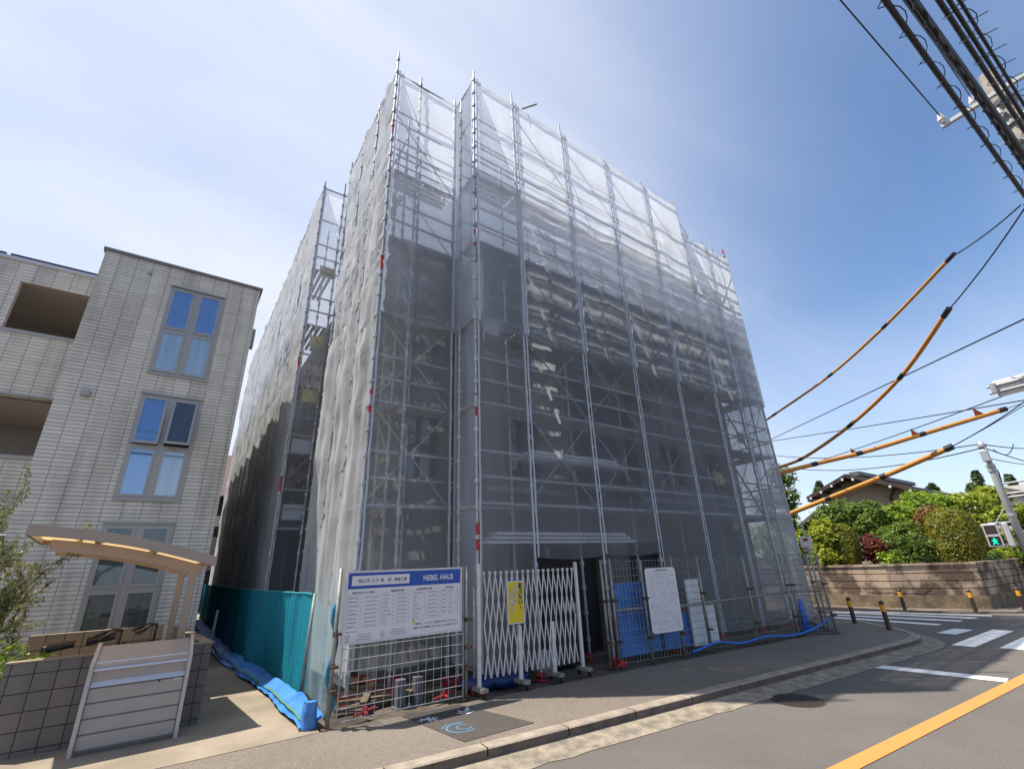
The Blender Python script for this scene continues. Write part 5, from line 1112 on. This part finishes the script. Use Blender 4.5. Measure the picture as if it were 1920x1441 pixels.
def coil(b, p, q, r, pitch, wr, n=10, sag=0):
    p, q = Vector(p), Vector(q); l = (q-p).length; d = (q-p).normalized(); a = Vector((-d.y,d.x,0)).normalized(); c = d.cross(a); m_ = int(l/pitch*n)
    b.tube([p+d*(l*i/m_)+a*(r*math.cos(i/n*6.2832))+c*(r*math.sin(i/n*6.2832)-r) for i in range(m_+1)], wr, 4)
A, B_ = ln((4.53,.045,6.6),(9.4,-.19,6.6),-14), ln((4.53,.045,6.6),(9.4,-.19,6.6),40)
wire(A, B_, .0, .026, 'black cable with small hanging loops, left of the pair beside the crossarm', extra=lambda b: coil(b, ln(A,B_,-2), ln(A,B_,20), .066, .5, .005))
A2, B2 = (A[0],A[1]-.14,A[2]+.06), (B_[0],B_[1]-.14,B_[2]+.06)
wire(A2, B2, .0, .02, 'lumpy black wrapped cable, right of the pair beside the crossarm', extra=lambda b: coil(b, ln(A2,B2,-2), ln(A2,B2,20), .022, .3, .012, 8))
A, B_ = ln((5.05,-.1,6.9),(8.95,-.36,6.9),-14), ln((5.05,-.1,6.9),(8.95,-.36,6.9),40)
wire(A, B_, 0, .046, 'thickest plain black cable crossing the top right corner')
for k, (dy, dz, r, l) in enumerate([(0,0,.026,'leftmost cable of the bundle running along the utility pole'),(-.06,.03,.022,'middle cable of the bundle running along the utility pole'),(-.12,.10,.018,'rightmost cable of the bundle running along the utility pole')]):
    A, B_ = ln((5.77,-.285,7.4),(8.6,-.46,7.4),-14), ln((5.77,-.285,7.4),(8.6,-.46,7.4),40); A = (A[0],A[1]+dy,A[2]+dz); B_ = (B_[0],B_[1]+dy,B_[2]+dz)
    ex = (lambda b, A=A, B_=B_: coil(b, ln(A,B_,-2), ln(A,B_,18), .11, .5, .005)) if k == 1 else ((lambda b, A=A, B_=B_: [b.tube([Vector(ln(A,B_,x))+Vector((0,.1,.03)), Vector(ln(A,B_,x))+Vector((.1,-.14,.06))], .007, 4) for x in [3+.35*i for i in range(24)]]) if k == 2 else None)
    wire(A, B_, 0, r, l, extra=ex)
wire((-14,1.9,9.9), (ux-.27,.2,9.5), 0, .011, 'thin wire ending at the insulator on the crossarm tip')
wire((-14,.9,9.9), (ux-.2,-.25,9.5), 0, .008, 'thin wire between the thick cable and the pole bundle')
wire((-14,-1.6,10.2), (30,-2.9,10.2), 0, .012, 'short length of wire crossing the very top right corner')
# orange cable guards
def guard(pts_px, r, label, bands, ext=None, cap=True):
    pts = [at(*p) for p in pts_px]; n = 40; sm = []
    for i in range(n+1):                                            # smooth curve through the measured points
        t = i/n*(len(pts)-1); k = min(int(t), len(pts)-2); f = t-k
        p0, p1, p2, p3 = pts[max(k-1,0)], pts[k], pts[k+1], pts[min(k+2,len(pts)-1)]
        sm.append(.5*((2*p1)+(p2-p0)*f+(2*p0-5*p1+4*p2-p3)*f*f+(3*p1-p0-3*p2+p3)*f**3))
    t = thing('cable_guard', label, 'cable guard', tuple(sm[-1]), 'orange cable guards over the service wires')
    b = MB(); b.tube(sm, r, 10); b.build('guard_tube', M['ytube'], t, smooth=True)
    for f in bands:
        i = min(int(f*n), n-1); j = i+1; p, q = sm[i], sm[j]; d = (q-p).normalized(); c = p.lerp(q, f*n-i); b = MB(); b.tube([c-d*.10, c+d*.10], r*1.15, 10); b.build('joint_band', M['cable'], t)
    c, d = sm[-1], (sm[-1]-sm[-2]).normalized(); b = MB(); b.tube([c-d*.12, c+d*.1], r*1.2, 10); b.build('end_band', M['cable'], t)
    if ext:
        b = MB(); b.tube(cat_(sm[-1], ext, .05), .012, 6); b.build('service_wire', M['cable'], t)
E1 = (10.3,-.12,6.95)
guard([(1438,786.5,17.5),(1445,781.5,17.3),(1549,709,15.2),(1655,615,13.4),(1783,482,11.6)], .034, 'topmost and thinnest orange cable guard right of the scaffolding', (.28,.52,.76), E1)
guard([(1450,879,17.8),(1462,875,17.6),(1508,857,16.6),(1595,796,14.8),(1690,705,13.2),(1775,585,11.8)], .044, 'second orange cable guard, sagging and steepest at its upper end', (.38,.6,.8), (E1[0],E1[1]-.05,6.9))
guard([(1456,887,18.4),(1465,885,18.3),(1534,868,18.8),(1620,847,19.4),(1735,812,20.3),(1880,768,21.5)], .07, 'third orange cable guard with small pennants above it', (.38,.58,.79), tuple(at(1990,722,22.5)))
guard([(1478,964,22.8),(1490,959,22.5),(1568,928,21.8),(1665,889,21),(1780,839,20.3)], .085, 'lowest and thickest orange cable guard, in front of the gabled house', (.46,.73), tuple(at(1990,715,19.0)))
def pxw(a, c, sag, r, label): wire(at(*a), at(*c), sag, r, label)
pxw((1400,845,30),(2000,560,12), .0, .016, 'long straight wire rising to the right edge above the guards')
pxw((1400,833,30),(1990,738,18), .05, .018, 'wire meeting the traffic signal from behind the scaffolding')
pxw((1440,892,24),(1990,700,16), .12, .014, 'wire carrying the orange pennants')
pxw((1400,845,40),(1838,832,24.0), .55, .022, 'upper sagging wire reaching the signal pole top from the left')
pxw((1400,858,40),(1838,840,24.0), .9, .022, 'lower sagging wire reaching the signal pole top from the left')
pxw((1780,839,20.3),(1990,700,18.6), .1, .016, 'second wire leaving the lowest orange guard')
pxw((1840,832,24),(1990,833,40), .2, .02, 'level wire leaving the signal pole top to the right')
pxw((1842,838,24),(1990,880,38), .1, .02, 'wire sloping down from the signal pole top to the right')
pxw((1842,856,24),(1990,872,40), .15, .016, 'lower thin wire leaving the signal pole to the right')
b = MB(); b.tube(cat_(at(1862,842,24), at(1900,832,26), .3), .016, 5); tag(b.build('overhead_wire', M['cable']), 'slack loop of wire beside the signal pole top', 'wire', 'overhead wires')
b = MB(); b.tube([(PX+.14,PY,PZ-.7),(PX+.25,PY-.1,PZ-1.1),(PX+.18,PY-.05,PZ-1.9),(PX+.2,PY,PZ-2.5)], .022, 6); tag(b.build('overhead_wire', M['cable']), 'black cable hanging down the back of the signal pole', 'wire', 'overhead wires')
for (x, y, d, l) in ((1595,848,20.6,'orange pennant hanging nearest the scaffolding'),(1708,812,18.8,'middle orange pennant on the wire above the third guard'),(1825,773,17.2,'orange pennant farthest right on the wire')):
    p = at(x, y-9, d); b = MB(); s_ = .14; b.add([p+Vector((-.01,.02,0)),p+Vector((.06,-s_,-.2)),p+Vector((.02,.04,-.23)),p+Vector((0,.02,0))+Vector((.008,0,0)),p+Vector((.068,-s_,-.2)),p+Vector((.028,.04,-.23))], [(0,1,2),(5,4,3),(0,3,4,1),(1,4,5,2),(2,5,3,0)]); tag(b.build('pennant', M['pen']), l, 'pennant', 'orange pennants on the wire')

# ---------------------------------------------------------------- sky, sun, render
SD = Vector((-1, .8, 2.6)).normalized()
elev = math.asin(SD.z); rotz = math.atan2(SD.x, SD.y)
w = bpy.data.worlds.new('World'); sc.world = w; w.use_nodes = True; n = w.node_tree; n.nodes.clear()
out = n.nodes.new('ShaderNodeOutputWorld'); bg = n.nodes.new('ShaderNodeBackground'); bg.inputs['Strength'].default_value = .105
sk = n.nodes.new('ShaderNodeTexSky'); sk.sky_type = 'NISHITA'; sk.sun_disc = False; sk.sun_elevation = elev; sk.sun_rotation = rotz
sk.altitude = 50; sk.air_density = 1.0; sk.dust_density = .2; sk.ozone_density = 1.3
tc = n.nodes.new('ShaderNodeTexCoord'); nrm = n.nodes.new('ShaderNodeVectorMath'); nrm.operation = 'NORMALIZE'; L(n, tc.outputs['Generated'], nrm.inputs[0])
sep = n.nodes.new('ShaderNodeSeparateXYZ'); L(n, nrm.outputs[0], sep.inputs[0])
zc = math2(n, 'ADD', math2(n, 'MAXIMUM', sep.outputs[2], 0.), .18)
cb = n.nodes.new('ShaderNodeCombineXYZ'); L(n, math2(n, 'DIVIDE', sep.outputs[0], zc), cb.inputs[0]); L(n, math2(n, 'DIVIDE', sep.outputs[1], zc), cb.inputs[1])
mp = n.nodes.new('ShaderNodeMapping'); mp.inputs['Rotation'].default_value = (0,0,R(-28)); mp.inputs['Scale'].default_value = (.55,1.9,1); L(n, cb.outputs[0], mp.inputs[0])
no = n.nodes.new('ShaderNodeTexNoise'); no.inputs['Scale'].default_value = 1.1; no.inputs['Detail'].default_value = 9; no.inputs['Roughness'].default_value = .56; no.inputs['Distortion'].default_value = .5; L(n, mp.outputs[0], no.inputs['Vector'])
n2 = n.nodes.new('ShaderNodeTexNoise'); n2.inputs['Scale'].default_value = .8; n2.inputs['Detail'].default_value = 4; L(n, cb.outputs[0], n2.inputs['Vector'])
def dotw(v): x = n.nodes.new('ShaderNodeVectorMath'); x.operation = 'DOT_PRODUCT'; L(n, nrm.outputs[0], x.inputs[0]); x.inputs[1].default_value = Vector(v).normalized(); return x.outputs['Value']
lm = n.nodes.new('ShaderNodeMapRange'); lm.inputs[1].default_value = -.46; lm.inputs[2].default_value = .38; lm.interpolation_type = 'SMOOTHSTEP'; L(n, dotw((-.62,.78,.12)), lm.inputs[0])
cl = n.nodes.new('ShaderNodeMapRange'); cl.inputs[1].default_value = .34; cl.inputs[2].default_value = .66; L(n, math2(n, 'ADD', math2(n, 'MULTIPLY', no.outputs['Fac'], .7), math2(n, 'MULTIPLY', n2.outputs['Fac'], .3)), cl.inputs[0])
hz = n.nodes.new('ShaderNodeMapRange'); hz.inputs[1].default_value = .42; hz.inputs[2].default_value = .02; hz.inputs[3].default_value = 0; hz.inputs[4].default_value = .6; L(n, sep.outputs[2], hz.inputs[0])
fac = math2(n, 'MINIMUM', math2(n, 'ADD', math2(n, 'MULTIPLY', lm.outputs[0], math2(n, 'ADD', math2(n, 'MULTIPLY', cl.outputs[0], .40), .60)), math2(n, 'ADD', hz.outputs[0], math2(n, 'MULTIPLY', math2(n, 'POWER', cl.outputs[0], 2.5), .22))), .97)
CLOUD = n.nodes.new('ShaderNodeMix'); CLOUD.data_type = 'RGBA'; L(n, fac, CLOUD.inputs[0]); tint = n.nodes.new('ShaderNodeMix'); tint.data_type = 'RGBA'; tint.blend_type = 'MULTIPLY'; tint.inputs[0].default_value = 1; tint.inputs[7].default_value = (.95,1.10,1.22,1); L(n, sk.outputs[0], tint.inputs[6]); L(n, tint.outputs[2], CLOUD.inputs[6]); CLOUD.inputs[7].default_value = (5.5,5.85,6.8,1)
L(n, CLOUD.outputs[2], bg.inputs[0]); L(n, bg.outputs[0], out.inputs[0])
sl_ = bpy.data.lights.new('sun', 'SUN'); so = bpy.data.objects.new('sun', sl_); C.objects.link(so); sl_.energy = 5.0; sl_.angle = R(.5); sl_.color = (1,.93,.83)
so.rotation_euler = SD.to_track_quat('Z', 'Y').to_euler()
sc.view_settings.view_transform = 'Standard'; sc.view_settings.look = 'None'; sc.view_settings.exposure = .58; sc.view_settings.gamma = 1
cy = sc.cycles; cy.max_bounces = 10; cy.transparent_max_bounces = 40; cy.diffuse_bounces = 4; cy.glossy_bounces = 3; cy.transmission_bounces = 4
cy.use_denoising = True; cy.sample_clamp_indirect = 6; cy.caustics_reflective = False; cy.caustics_refractive = False
